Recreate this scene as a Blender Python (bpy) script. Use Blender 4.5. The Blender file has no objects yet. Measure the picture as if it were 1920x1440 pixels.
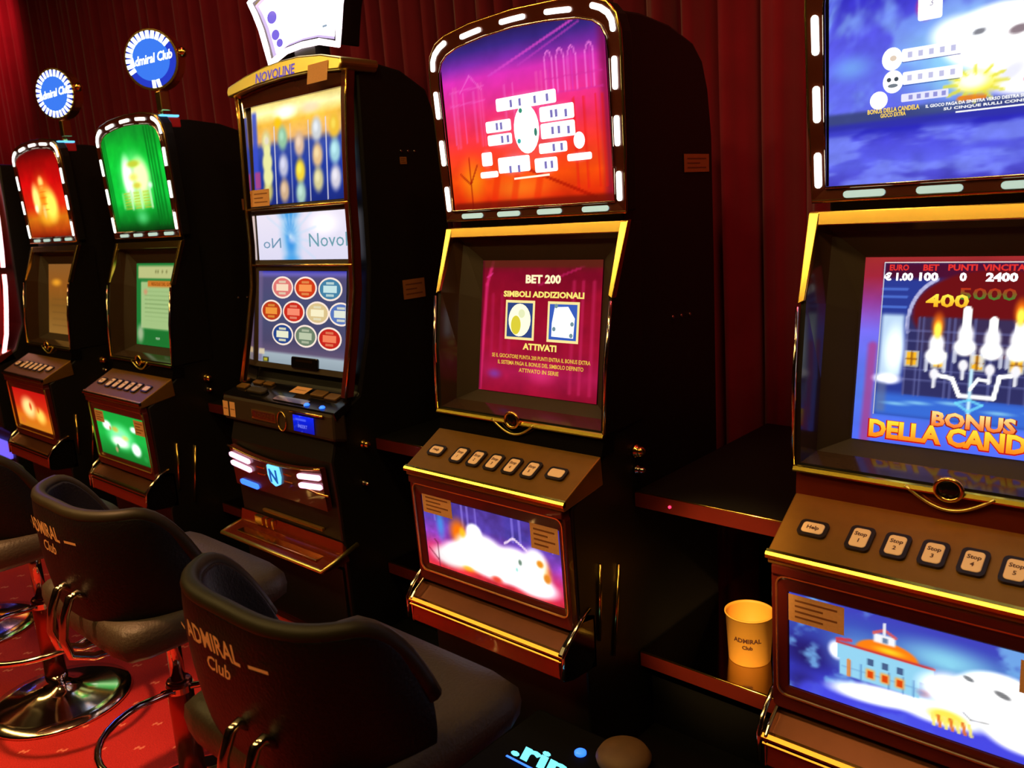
import bpy, bmesh, math, random
import numpy as np
from mathutils import Vector, Matrix

sc = bpy.context.scene
COL = sc.collection
PI = math.pi
random.seed(7)

# ------------------------------------------------------------------ camera
CAM = (1.45926, -1.44182, 1.48447)
YAW, PITCH, ROLL, FPX = 0.74072811, 0.20833499, -0.06536771, 1573.84
cd = bpy.data.cameras.new('camera')
cam = bpy.data.objects.new('camera', cd)
COL.objects.link(cam)
fw = Vector((-math.sin(YAW) * math.cos(PITCH), math.cos(YAW) * math.cos(PITCH), -math.sin(PITCH)))
r0 = fw.cross(Vector((0, 0, 1))).normalized()
u0 = r0.cross(fw)
rt = r0 * math.cos(ROLL) + u0 * math.sin(ROLL)
up = -r0 * math.sin(ROLL) + u0 * math.cos(ROLL)
M = Matrix((rt, up, -fw)).transposed().to_4x4()
M.translation = Vector(CAM)
cam.matrix_world = M
cd.sensor_fit = 'HORIZONTAL'
cd.sensor_width = 36.0
cd.lens = FPX / 1920 * 36.0
cd.clip_start = 0.02
cd.dof.use_dof = True
cd.dof.focus_distance = 2.1
cd.dof.aperture_fstop = 5.6
sc.camera = cam

# ------------------------------------------------------------------ world, exposure
w = bpy.data.worlds.new('world')
sc.world = w
w.use_nodes = True
w.node_tree.nodes['Background'].inputs[0].default_value = (0.30, 0.10, 0.06, 1)
w.node_tree.nodes['Background'].inputs[1].default_value = 0.02
sc.view_settings.view_transform = 'Standard'
sc.view_settings.look = 'None'
sc.view_settings.exposure = 0.0
sc.view_settings.gamma = 1.0
sc.view_settings.use_curve_mapping = False


# ------------------------------------------------------------------ lamps of the hall, plus a spot added for the cup
def lamp(name, kind, loc, energy, color, aim=None, size=0.3, spot=60, blend=0.6):
    d = bpy.data.lights.new(name, kind)
    d.energy = energy
    d.color = color
    if kind == 'AREA':
        d.shape = 'DISK'
        d.size = size
    elif kind == 'SPOT':
        d.spot_size = math.radians(spot)
        d.spot_blend = blend
        d.shadow_soft_size = size
    else:
        d.shadow_soft_size = size
    o = bpy.data.objects.new(name, d)
    COL.objects.link(o)
    o.location = loc
    if aim is not None:
        o.rotation_euler = (Vector(aim) - Vector(loc)).to_track_quat('-Z', 'Y').to_euler()
    return o


WARM = (1.0, 0.62, 0.22)
lamp('ceiling_spot_carpet', 'SPOT', (-0.60, -1.4, 3.3), 430, (1.0, 0.46, 0.20), (-0.72, -1.0, 0), 0.08, 30)
lamp('ceiling_spot_row', 'AREA', (1.5, -0.9, 3.3), 10, WARM, (1.1, 0.1, 0.9), 0.28)
lamp('ceiling_spot_row', 'AREA', (0.25, -0.9, 3.3), 9, WARM, (0.1, 0.1, 0.9), 0.28)
lamp('ceiling_spot_row', 'AREA', (-1.3, -0.9, 3.3), 5, WARM, (-1.2, 0.1, 0.9), 0.28)
lamp('ceiling_spot_row', 'AREA', (-3.0, -0.9, 3.3), 6, WARM, (-2.9, 0.1, 0.9), 0.28)
lin_ = lamp('ceiling_linear_lamp', 'AREA', (-2.1, -2.2, 3.3), 80, (1.0, 0.66, 0.20), (-2.1, -2.2, 0), 0.3)
lin_.data.shape = 'RECTANGLE'; lin_.data.size = 6.4; lin_.data.size_y = 0.40
lin_.rotation_euler = (0, 0, 0)
lamp('added_cup_spot', 'SPOT', (1.25, -2.5, 3.2), 1100, (1.0, 0.62, 0.2), (.50, .43, .36), 0.05, 7.5, .5)  # added to brighten the paper cup, not a known fixture
lamp('blue_lamp', 'SPOT', (-5.6, .55, 2.75), 60, (.03, .08, 1.0), (-1.2, -.7, 0), 0.16, 26, .3)
lamp('curtain_wash_left', 'SPOT', (-5.6, 0.3, 3.5), 75, (1.0, 0.08, 0.10), (-6.0, 1.1, 3.0), 0.1, 75, 1.0)
lamp('curtain_wash_row', 'SPOT', (-2.0, 0.1, 3.4), 13, (1.0, 0.10, 0.14), (-2.6, 1.1, 2.1), 0.1, 120, 1.0)
lamp('curtain_wash_right', 'SPOT', (0.75, 0.35, 3.4), 75, (1.0, 0.06, 0.08), (0.55, 1.1, 1.3), 0.1, 60, 1.0)


# ------------------------------------------------------------------ materials
def lin(c):
    c = c / 255.0
    return c / 12.92 if c <= 0.04045 else ((c + 0.055) / 1.055) ** 2.4


def L3(rgb):
    return tuple(lin(x) for x in rgb)


def mat(name, rgb, rough=0.5, metal=0.0, emit=None, es=1.0, coat=0.0, noise=0.0, nscale=20.0, bump=0.0, sheen=0.0, spec=0.5):
    m = bpy.data.materials.new(name)
    m.use_nodes = True
    nt = m.node_tree
    b = nt.nodes['Principled BSDF']
    b.inputs['Base Color'].default_value = (*rgb, 1)
    b.inputs['Roughness'].default_value = rough
    b.inputs['Metallic'].default_value = metal
    b.inputs['Coat Weight'].default_value = coat
    b.inputs['Sheen Weight'].default_value = sheen
    b.inputs['Specular IOR Level'].default_value = spec
    if emit is not None:
        b.inputs['Emission Color'].default_value = (*emit, 1)
        b.inputs['Emission Strength'].default_value = es
    if noise or bump:
        tc = nt.nodes.new('ShaderNodeTexCoord')
        nz = nt.nodes.new('ShaderNodeTexNoise')
        nz.inputs['Scale'].default_value = nscale
        nz.inputs['Detail'].default_value = 5
        nt.links.new(tc.outputs['Object'], nz.inputs['Vector'])
        if noise:
            mr = nt.nodes.new('ShaderNodeMapRange')
            mr.inputs['To Min'].default_value = 1 - noise
            mr.inputs['To Max'].default_value = 1 + noise
            nt.links.new(nz.outputs['Fac'], mr.inputs['Value'])
            mx = nt.nodes.new('ShaderNodeVectorMath')
            mx.operation = 'SCALE'
            mx.inputs[0].default_value = rgb
            nt.links.new(mr.outputs['Result'], mx.inputs['Scale'])
            nt.links.new(mx.outputs['Vector'], b.inputs['Base Color'])
        if bump:
            bp = nt.nodes.new('ShaderNodeBump')
            bp.inputs['Strength'].default_value = bump
            bp.inputs['Distance'].default_value = 0.004
            nt.links.new(nz.outputs['Fac'], bp.inputs['Height'])
            nt.links.new(bp.outputs['Normal'], b.inputs['Normal'])
    return m


BLACK = mat('black_laminate', (0.006, 0.005, 0.005), 0.45, noise=0.3, nscale=60)
GLOSSBLACK = mat('gloss_black', (0.006, 0.005, 0.005), 0.12, noise=0.2)
MATTEBLACK = mat('matte_black', (0.0022, 0.0018, 0.0018), 0.8, noise=0.2, spec=0.15)
BEZEL = mat('bezel_brown', (0.040, 0.024, 0.010), 0.6, noise=0.15)
CHEEK = mat('cheek_glossy_brown', (0.05, 0.025, 0.012), 0.12, noise=0.15)
GOLD = mat('gold_trim', (1.0, 0.66, 0.16), 0.20, 1.0, noise=0.08)
EDGEGOLD = mat('polished_edge_gold', (1.0, 0.85, 0.25), 0.34, 1.0, noise=0.05)
BEVELGOLD = mat('polished_bevel_gold', (0.80, 0.62, 0.09), 0.16, 1.0, noise=0.03)
DIMBEVEL = mat('bronze_bevel', (0.42, 0.22, 0.045), 0.22, 1.0, noise=0.05)
MIRRORSHELF = mat('mirror_black_shelf', (0.42, 0.32, 0.24), 0.10, 1.0, noise=0.05)
CHROME = mat('chrome', (0.85, 0.70, 0.55), 0.12, 1.0, noise=0.05)
REDMETAL = mat('red_lacquered_metal', (0.30, 0.035, 0.012), 0.25, 0.6, noise=0.15, coat=0.4)
DARKRED = mat('dark_red_lacquer', (0.10, 0.010, 0.006), 0.3, coat=0.4, noise=0.15)
BRONZE = mat('bronze_plate', (0.36, 0.175, 0.030), 0.42, 0.75, noise=0.12, nscale=40)
TRAYBROWN = mat('tray_bronze', (0.20, 0.065, 0.028), 0.35, 0.7, noise=0.15)
TOPFRAME = mat('topper_frame_brown', (0.11, 0.020, 0.007), 0.25, 0.3, coat=0.3, noise=0.1)
CAP = mat('button_cap_cream', (0.80, 0.55, 0.30), 0.35, emit=(0.9, 0.38, 0.12), es=0.30, noise=0.05)
RING = mat('button_ring_black', (0.012, 0.006, 0.006), 0.4, noise=0.1)
INK = mat('dark_ink', (0.10, 0.03, 0.02), 0.6, noise=0.05)
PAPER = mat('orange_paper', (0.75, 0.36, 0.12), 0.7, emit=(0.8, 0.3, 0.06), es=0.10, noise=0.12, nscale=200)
PAPERDIM = mat('tan_paper', (0.40, 0.13, 0.035), 0.7, noise=0.15, nscale=200)
LEDWHITE = mat('white_led', (0.9, 0.95, 0.9), 0.3, emit=(0.92, 1.0, 0.95), es=2.6, noise=0.02)
LEDPALE = mat('pale_led', (0.6, 0.75, 0.72), 0.3, emit=(0.36, 0.60, 0.58), es=0.85, noise=0.02)
LEDPINK = mat('pink_led', (0.9, 0.6, 0.8), 0.3, emit=(1.0, 0.55, 0.80), es=1.8, noise=0.02)
LEDBLUE = mat('blue_led', (0.1, 0.3, 0.9), 0.3, emit=(0.02, 0.14, 1.0), es=2.2, noise=0.02)
LEDSKY = mat('sky_led', (0.2, 0.6, 0.9), 0.3, emit=(0.12, 0.55, 1.0), es=1.5, noise=0.02)
LEDRED = mat('red_led', (0.9, 0.1, 0.1), 0.3, emit=(1.0, 0.02, 0.10), es=2.5, noise=0.02)
NEONRED = mat('red_neon', (0.9, 0.1, 0.1), 0.3, emit=(1.0, 0.05, 0.04), es=1.6, noise=0.02)
NEONWHITE = mat('white_neon', (0.9, 0.8, 0.8), 0.3, emit=(1.0, 0.62, 0.66), es=3.0, noise=0.02)
AMBER = mat('amber_reflector', (0.7, 0.08, 0.01), 0.3, emit=(1.0, 0.08, 0.0), es=0.45, noise=0.05)
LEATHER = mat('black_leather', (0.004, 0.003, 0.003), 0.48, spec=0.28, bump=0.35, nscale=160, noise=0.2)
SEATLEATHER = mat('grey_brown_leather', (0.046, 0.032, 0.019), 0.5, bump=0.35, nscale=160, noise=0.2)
PIPING = mat('olive_piping', (0.018, 0.013, 0.004), 0.5, spec=0.3, noise=0.15, nscale=60)
LOGOGOLD = mat('gold_print_glow', (0.75, 0.40, 0.12), 0.5, 0.2, emit=(0.7, 0.3, 0.06), es=0.12, noise=0.1)  # faint glow put into the printed logo, which is no lamp
CUPMAT = mat('paper_cup', (0.90, 0.46, 0.07), 0.55, noise=0.05)
TUBEMAT = mat('dark_pole_metal', (0.35, 0.10, 0.06), 0.22, 0.9, noise=0.1)
BROWNCUSH = mat('brown_cushion', (0.16, 0.08, 0.03), 0.6, bump=0.2, noise=0.3, nscale=30)


def art_material():
    m = bpy.data.materials.new('lit_artwork')
    m.use_nodes = True
    nt = m.node_tree
    nt.nodes.remove(nt.nodes['Principled BSDF'])
    out = nt.nodes['Material Output']
    at = nt.nodes.new('ShaderNodeAttribute')
    at.attribute_name = 'col'
    em = nt.nodes.new('ShaderNodeEmission')
    gl = nt.nodes.new('ShaderNodeBsdfGlossy')
    gl.inputs['Roughness'].default_value = 0.08
    gl.inputs['Color'].default_value = (0.035, 0.035, 0.035, 1)
    ad = nt.nodes.new('ShaderNodeAddShader')
    nt.links.new(at.outputs['Color'], em.inputs['Color'])
    nt.links.new(em.outputs[0], ad.inputs[0])
    nt.links.new(gl.outputs[0], ad.inputs[1])
    nt.links.new(ad.outputs[0], out.inputs['Surface'])
    return m


ART = art_material()


def carpet_material():
    m = bpy.data.materials.new('red_carpet')
    m.use_nodes = True
    nt = m.node_tree
    b = nt.nodes['Principled BSDF']
    b.inputs['Roughness'].default_value = 0.95
    N = nt.nodes.new
    Lk = nt.links.new
    tc = N('ShaderNodeTexCoord')
    mp = N('ShaderNodeMapping')
    mp.vector_type = 'TEXTURE'
    mp.inputs['Location'].default_value = (-1.16, -0.82, 0)
    mp.inputs['Rotation'].default_value = (0, 0, math.radians(39.5))
    mp.inputs['Scale'].default_value = (0.117, 0.117, 1)
    Lk(tc.outputs['Object'], mp.inputs['Vector'])
    # distance to the nearest lattice point, as two small slanted strokes
    fr = N('ShaderNodeVectorMath'); fr.operation = 'ADD'; fr.inputs[1].default_value = (100.5, 100.5, 0)
    Lk(mp.outputs[0], fr.inputs[0])
    f2 = N('ShaderNodeVectorMath'); f2.operation = 'FRACTION'
    Lk(fr.outputs[0], f2.inputs[0])
    s = N('ShaderNodeVectorMath'); s.operation = 'SUBTRACT'; s.inputs[1].default_value = (0.5, 0.5, 0)
    Lk(f2.outputs[0], s.inputs[0])
    sx = N('ShaderNodeSeparateXYZ'); Lk(s.outputs[0], sx.inputs[0])

    def math_(op, a, bb=None):
        n = N('ShaderNodeMath'); n.operation = op
        for i, v in enumerate((a, bb)):
            if v is None: continue
            if hasattr(v, 'is_linked') or hasattr(v, 'links'): Lk(v, n.inputs[i])
            else: n.inputs[i].default_value = v
        return n.outputs[0]
    X, Y = sx.outputs[0], sx.outputs[1]
    d = math_('ABSOLUTE', math_('SUBTRACT', math_('ABSOLUTE', math_('ADD', X, math_('MULTIPLY', Y, -0.5))), 0.07))
    stroke = math_('MULTIPLY', math_('LESS_THAN', d, 0.03), math_('LESS_THAN', math_('ABSOLUTE', Y), 0.07))
    bar = math_('MULTIPLY', math_('LESS_THAN', math_('ABSOLUTE', Y), 0.022), math_('LESS_THAN', math_('ABSOLUTE', X), 0.12))
    mask = math_('MULTIPLY', math_('MAXIMUM', stroke, bar), 0.55)
    nz = N('ShaderNodeTexNoise'); nz.inputs['Scale'].default_value = 260; nz.inputs['Detail'].default_value = 6
    Lk(tc.outputs['Object'], nz.inputs['Vector'])
    cr = N('ShaderNodeValToRGB')
    cr.color_ramp.elements[0].position = 0.25
    cr.color_ramp.elements[0].color = (0.30, 0.006, 0.006, 1)
    cr.color_ramp.elements[1].position = 0.8
    cr.color_ramp.elements[1].color = (0.62, 0.020, 0.014, 1)
    Lk(nz.outputs['Fac'], cr.inputs[0])
    mx = N('ShaderNodeMix'); mx.data_type = 'RGBA'
    Lk(mask, mx.inputs[0])
    Lk(cr.outputs[0], mx.inputs[6])
    mx.inputs[7].default_value = (0.85, 0.32, 0.20, 1)
    Lk(mx.outputs[2], b.inputs['Base Color'])
    bp = N('ShaderNodeBump'); bp.inputs['Strength'].default_value = 0.5; bp.inputs['Distance'].default_value = 0.004
    Lk(nz.outputs['Fac'], bp.inputs['Height']); Lk(bp.outputs[0], b.inputs['Normal'])
    return m


CARPET = carpet_material()
CURTAIN = mat('red_velvet', (0.17, 0.003, 0.016), 0.8, noise=0.25, nscale=8, sheen=0.3, spec=0.2)
WALLMAT = mat('dark_wall_paint', (0.03, 0.008, 0.006), 0.8, noise=0.2, nscale=4)
CEILMAT = mat('dark_ceiling_paint', (0.03, 0.012, 0.008), 0.9, noise=0.2, nscale=4)


# ------------------------------------------------------------------ mesh helpers
class MB:
    """collects verts and faces of ONE mesh"""

    def __init__(s):
        s.v = []; s.f = []; s.m = []; s.cur = 0

    def add(s, vs, fs):
        o = len(s.v)
        s.v += [tuple(v) for v in vs]
        s.f += [tuple(i + o for i in f) for f in fs]
        s.m += [s.cur] * len(fs)
        return s

    def box(s, x0, x1, y0, y1, z0, z1):
        return s.add([(x0, y0, z0), (x1, y0, z0), (x1, y1, z0), (x0, y1, z0), (x0, y0, z1), (x1, y0, z1), (x1, y1, z1), (x0, y1, z1)],
                     [(0, 3, 2, 1), (4, 5, 6, 7), (0, 1, 5, 4), (1, 2, 6, 5), (2, 3, 7, 6), (3, 0, 4, 7)])

    def hexa(s, a, b):
        """a,b: 4-point loops"""
        return s.add(list(a) + list(b), [(3, 2, 1, 0), (4, 5, 6, 7), (0, 1, 5, 4), (1, 2, 6, 5), (2, 3, 7, 6), (3, 0, 4, 7)])

    def prof_x(s, pts, x0, x1):
        """closed (y,z) profile extruded along x"""
        n = len(pts)
        vs = [(x0, y, z) for y, z in pts] + [(x1, y, z) for y, z in pts]
        fs = [tuple(range(n))[::-1], tuple(range(n, 2 * n))]
        fs += [(i, (i + 1) % n, n + (i + 1) % n, n + i) for i in range(n)]
        return s.add(vs, fs)

    def tube(s, pts, r, n=10, closed=False, caps=True):
        pts = [Vector(p) for p in pts]
        m = len(pts)
        vs = []
        prev = None
        for i, p in enumerate(pts):
            if closed:
                t = (pts[(i + 1) % m] - pts[i - 1]).normalized()
            else:
                t = (pts[min(i + 1, m - 1)] - pts[max(i - 1, 0)]).normalized()
            if prev is None:
                a = Vector((0, 0, 1)) if abs(t.z) < 0.9 else Vector((1, 0, 0))
                nrm = t.cross(a).normalized()
            else:
                nrm = (prev - t * prev.dot(t)).normalized()
            prev = nrm
            bn = t.cross(nrm)
            rr = r[i] if isinstance(r, (list, tuple)) else r
            for k in range(n):
                an = 2 * PI * k / n
                vs.append(p + nrm * (rr * math.cos(an)) + bn * (rr * math.sin(an)))
        fs = []
        for i in range(m if closed else m - 1):
            j = (i + 1) % m
            for k in range(n):
                fs.append((i * n + k, i * n + (k + 1) % n, j * n + (k + 1) % n, j * n + k))
        if not closed and caps:
            fs.append(tuple(range(n))[::-1])
            fs.append(tuple((m - 1) * n + k for k in range(n)))
        return s.add(vs, fs)

    def lathe(s, prof, c=(0, 0, 0), n=32, axis='z'):
        """prof: list of (r, h)"""
        vs = []
        for r, h in prof:
            for k in range(n):
                a = 2 * PI * k / n
                p = (r * math.cos(a), r * math.sin(a), h)
                if axis == 'x': p = (h, r * math.cos(a), r * math.sin(a))
                if axis == 'y': p = (r * math.cos(a), h, r * math.sin(a))
                vs.append((p[0] + c[0], p[1] + c[1], p[2] + c[2]))
        fs = []
        for i in range(len(prof) - 1):
            for k in range(n):
                fs.append((i * n + k, i * n + (k + 1) % n, (i + 1) * n + (k + 1) % n, (i + 1) * n + k))
        fs.append(tuple(range(n))[::-1])
        fs.append(tuple((len(prof) - 1) * n + k for k in range(n)))
        return s.add(vs, fs)

    def slab(s, pts, mapf, d0, d1):
        """2-D closed outline (a,b) mapped by mapf(a,b,d) and thickened from d0 (back) to d1 (front)"""
        n = len(pts)
        vs = [mapf(a, b, d0) for a, b in pts] + [mapf(a, b, d1) for a, b in pts]
        fs = [tuple(range(n)), tuple(range(2 * n - 1, n - 1, -1))]
        fs += [(i, (i + 1) % n, n + (i + 1) % n, n + i) for i in range(n)]
        return s.add(vs, fs)

    def ring(s, outer, inner, mapf, d0, d1, di0=None, di1=None):
        """frame between two loops of equal length"""
        n = len(outer)
        di0 = d0 if di0 is None else di0
        di1 = d1 if di1 is None else di1
        vs = ([mapf(a, b, d0) for a, b in outer] + [mapf(a, b, d1) for a, b in outer] +
              [mapf(a, b, di0) for a, b in inner] + [mapf(a, b, di1) for a, b in inner])
        fs = []
        for i in range(n):
            j = (i + 1) % n
            fs += [(i, j, n + j, n + i), (n + i, n + j, 3 * n + j, 3 * n + i), (3 * n + i, 3 * n + j, 2 * n + j, 2 * n + i), (2 * n + i, 2 * n + j, j, i)]
        return s.add(vs, fs)

    def build(s, name, mats, parent=None, smooth=False, bevel=0.0, loc=None, seg=2, subsurf=0):
        me = bpy.data.meshes.new(name)
        me.from_pydata([tuple(v) for v in s.v], [], s.f)
        if not isinstance(mats, (list, tuple)): mats = [mats]
        for m in mats: me.materials.append(m)
        for p, mi in zip(me.polygons, s.m):
            p.material_index = mi
            p.use_smooth = smooth
        bm = bmesh.new()
        bm.from_mesh(me)
        bmesh.ops.recalc_face_normals(bm, faces=bm.faces)
        bm.to_mesh(me)
        bm.free()
        me.update()
        o = bpy.data.objects.new(name, me)
        COL.objects.link(o)
        if parent is not None: o.parent = parent
        if loc: o.location = loc
        if bevel > 0:
            bv = o.modifiers.new('bevel', 'BEVEL')
            bv.width = bevel; bv.segments = seg; bv.limit_method = 'ANGLE'; bv.angle_limit = math.radians(35)
            bv.harden_normals = False
        if subsurf:
            sb = o.modifiers.new('sub', 'SUBSURF')
            sb.levels = subsurf; sb.render_levels = subsurf
        return o


def tag(o, label=None, cat=None, group=None, kind=None):
    if label: o['label'] = label
    if cat: o['category'] = cat
    if group: o['group'] = group
    if kind: o['kind'] = kind
    return o


def empty(name, loc):
    o = bpy.data.objects.new(name, None)
    COL.objects.link(o)
    o.location = loc
    o.empty_display_size = 0.1
    return o


def text_mesh(txt, size=0.05, bold=0.0, align='CENTER', shear=0.0, space=1.0, extrude=0.0):
    c = bpy.data.curves.new('t', 'FONT')
    c.body = txt
    c.size = size
    c.offset = bold
    c.align_x = align
    c.shear = shear
    c.space_character = space
    c.extrude = extrude
    c.resolution_u = 2
    o = bpy.data.objects.new('t', c)
    COL.objects.link(o)
    dg = bpy.context.evaluated_depsgraph_get()
    ev = o.evaluated_get(dg)
    me = ev.to_mesh()
    vs = [tuple(v.co) for v in me.vertices]
    fs = [tuple(p.vertices) for p in me.polygons]
    ev.to_mesh_clear()
    bpy.data.objects.remove(o)
    bpy.data.curves.remove(c)
    return vs, fs


def plane_map(p, q):
    """(a,b,d)-> local xyz on the plane through (y,z) p (b=0) towards q; d = towards the viewer (-y side)"""
    Ln = math.hypot(q[0] - p[0], q[1] - p[1])
    uy, uz = (q[0] - p[0]) / Ln, (q[1] - p[1]) / Ln
    ny, nz = -uz, uy
    if ny > 0: ny, nz = -ny, -nz
    return lambda a, b, d=0.0: (a, p[0] + uy * b + ny * d, p[1] + uz * b + nz * d)


def rrect(cx, cy, w, h, r, n=4):
    out = []
    for sx, sy, a0 in ((1, -1, -PI / 2), (1, 1, 0), (-1, 1, PI / 2), (-1, -1, PI)):
        for k in range(n + 1):
            a = a0 + k * PI / 2 / n
            out.append((cx + sx * (w / 2 - r) + r * math.cos(a), cy + sy * (h / 2 - r) + r * math.sin(a)))
    return out


def capsule(path, wd, n=5):
    """outline of a thick rounded path in 2-D"""
    P = [np.array(p, float) for p in path]
    left, right = [], []
    for i, p in enumerate(P):
        t = P[min(i + 1, len(P) - 1)] - P[max(i - 1, 0)]
        t /= np.linalg.norm(t)
        nn = np.array([-t[1], t[0]])
        left.append(p + nn * wd / 2); right.append(p - nn * wd / 2)
    t1 = P[-1] - P[-2]; a1 = math.atan2(t1[1], t1[0])
    t0 = P[0] - P[1]; a0 = math.atan2(t0[1], t0[0])
    cap1 = [P[-1] + wd / 2 * np.array([math.cos(a1 + PI / 2 - k * PI / n), math.sin(a1 + PI / 2 - k * PI / n)]) for k in range(1, n)]
    cap0 = [P[0] + wd / 2 * np.array([math.cos(a0 + PI / 2 - k * PI / n), math.sin(a0 + PI / 2 - k * PI / n)]) for k in range(1, n)]
    return [tuple(p) for p in left + cap1 + right[::-1] + cap0]


# ------------------------------------------------------------------ lit artwork panels
def sm(e0, e1, x):
    t = np.clip((x - e0) / (e1 - e0), 0, 1)
    return t * t * (3 - 2 * t)


class Canvas:
    """a lit display: a fine vertex grid of emitted colour plus crisp printed shapes; ONE mesh"""

    def __init__(s, x0, x1, y0, y1, nx, ny, top=None):
        s.nx, s.ny = nx, ny
        u = np.linspace(x0, x1, nx); v = np.linspace(0, 1, ny)
        s.X = np.tile(u, (ny, 1))
        if top is None:
            s.Y = np.tile((y0 + v * (y1 - y0))[:, None], (1, nx))
        else:
            tp = np.array([top(x) for x in u])
            s.Y = y0 + v[:, None] * (tp[None, :] - y0)
        s.C = np.zeros((ny, nx, 3))
        s.over = []
        s.rng = np.random.RandomState(3)

    def ramp(s, stops):
        ys = [a for a, _ in stops]
        for k in range(3):
            s.C[..., k] = np.interp(s.Y, ys, [c[k] for _, c in stops])

    def mix(s, mask, rgb, gain=1.0):
        c = np.array(rgb, float) * gain
        s.C = s.C * (1 - mask[..., None]) + c * mask[..., None]

    def blob(s, cx, cy, rx, ry, rgb, soft=1.0, k=1.0, gain=1.0, ang=0.0):
        dx, dy = s.X - cx, s.Y - cy
        ca, sa = math.cos(ang), math.sin(ang)
        d = np.sqrt(((dx * ca + dy * sa) / rx) ** 2 + ((-dx * sa + dy * ca) / ry) ** 2)
        s.mix(k * (1 - sm(1 - soft, 1.0, d)), rgb, gain)

    def rect(s, xa, xb, ya, yb, rgb, e=0.003, k=1.0, gain=1.0, slope=0.0):
        Y = s.Y - slope * (s.X - (xa + xb) / 2)
        m = sm(xa - e, xa + e, s.X) * (1 - sm(xb - e, xb + e, s.X)) * sm(ya - e, ya + e, Y) * (1 - sm(yb - e, yb + e, Y))
        s.mix(m * k, rgb, gain)

    def line(s, pts, wd, rgb, k=1.0, e=0.002, gain=1.0):
        for (ax, ay), (bx, by) in zip(pts[:-1], pts[1:]):
            dx, dy = bx - ax, by - ay
            L = dx * dx + dy * dy + 1e-12
            t = np.clip(((s.X - ax) * dx + (s.Y - ay) * dy) / L, 0, 1)
            d = np.hypot(s.X - ax - t * dx, s.Y - ay - t * dy)
            s.mix(k * (1 - sm(wd / 2, wd / 2 + e, d)), rgb, gain)

    def noise(s, amp, cells=12, stretch=1.0, rgb=None, thr=None):
        tot = np.zeros_like(s.X)
        for o in range(4):
            n = cells * 2 ** o
            g = s.rng.rand(n + 2, int(n * stretch) + 2)
            yy = np.linspace(0, n, s.ny); xx = np.linspace(0, int(n * stretch), s.nx)
            yi, xi = yy.astype(int), xx.astype(int)
            fy = (yy - yi)[:, None]; fx = (xx - xi)[None, :]
            fy = fy * fy * (3 - 2 * fy); fx = fx * fx * (3 - 2 * fx)
            a = g[np.ix_(yi, xi)] * (1 - fx) + g[np.ix_(yi, xi + 1)] * fx
            b = g[np.ix_(yi + 1, xi)] * (1 - fx) + g[np.ix_(yi + 1, xi + 1)] * fx
            tot += (a * (1 - fy) + b * fy) * 0.5 ** o
        tot /= 1.875
        if rgb is None:
            s.C *= (1 + amp * (tot[..., None] - 0.5) * 2)
        else:
            s.mix(amp * sm(thr, thr + 0.2, tot), rgb)

    # crisp shapes -------------------------------------------------
    def poly(s, pts, rgb, gain=1.0, lay=1):
        c = np.array(rgb, float)
        s.over.append(([(*p, lay) for p in pts], [tuple(range(len(pts)))], [(c, gain)] * len(pts)))

    def prect(s, xa, xb, ya, yb, rgb, gain=1.0, lay=1, slope=0.0):
        m = (xa + xb) / 2
        s.poly([(xa, ya + slope * (xa - m)), (xb, ya + slope * (xb - m)), (xb, yb + slope * (xb - m)), (xa, yb + slope * (xa - m))], rgb, gain, lay)

    def ell(s, cx, cy, rx, ry, rgb, gain=1.0, lay=1, n=24):
        s.poly([(cx + rx * math.cos(2 * PI * k / n), cy + ry * math.sin(2 * PI * k / n)) for k in range(n)], rgb, gain, lay)

    def text(s, txt, cx, cy, h, rgb, gain=1.0, lay=2, width=None, bold=0.0, rgb2=None, shear=0.0, slope=0.0, mirror=False, clip=None):
        vs, fs = text_mesh(txt, 1.0, bold, shear=shear)
        if not vs: return
        xs = [v[0] for v in vs]; ys = [v[1] for v in vs]
        x0, x1 = min(xs), max(xs); y0, y1 = min(ys), max(ys)
        k = h / (y1 - y0)
        kx = k if width is None else width / (x1 - x0)
        pts, cols = [], []
        c1 = np.array(rgb, float); c2 = c1 if rgb2 is None else np.array(rgb2, float)
        for v in vs:
            x = (v[0] - (x0 + x1) / 2) * kx
            if mirror: x = -x
            y = (v[1] - (y0 + y1) / 2) * k
            t = (v[1] - y0) / (y1 - y0)
            X = cx + x
            if clip: X = min(max(X, clip[0]), clip[1])
            pts.append((X, cy + y + slope * x, lay))
            cols.append((c2 * (1 - t) + c1 * t, gain))
        s.over.append((pts, fs, cols))

    def build(s, name, mapf, parent, d=0.001, label=None):
        nx, ny = s.nx, s.ny
        vs = [mapf(float(a), float(b), d) for a, b in zip(s.X.ravel(), s.Y.ravel())]
        cl = [c for c in np.clip(s.C.reshape(-1, 3), 0, None)]
        cols = [tuple(_l(x) for x in c) for c in cl]
        fs = [(j * nx + i, j * nx + i + 1, (j + 1) * nx + i + 1, (j + 1) * nx + i) for j in range(ny - 1) for i in range(nx - 1)]
        for pts, ff, cc in s.over:
            o = len(vs)
            vs += [mapf(a, b, d + 0.0004 * l) for a, b, l in pts]
            fs += [tuple(i + o for i in f) for f in ff]
            cols += [tuple(_l(x) * g for x in c) for c, g in cc]
        me = bpy.data.meshes.new(name)
        me.from_pydata(vs, [], fs)
        at = me.color_attributes.new('col', 'FLOAT_COLOR', 'POINT')
        arr = np.ones((len(vs), 4), np.float32)
        arr[:, :3] = np.array(cols, np.float32)
        at.data.foreach_set('color', arr.ravel())
        me.materials.append(ART)
        o = bpy.data.objects.new(name, me)
        COL.objects.link(o)
        o.parent = parent
        if label: o['label'] = label
        return o


def _l(x):
    if x > 255: return (x / 255.0) ** 2.2
    return lin(max(x, 0))


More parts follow.
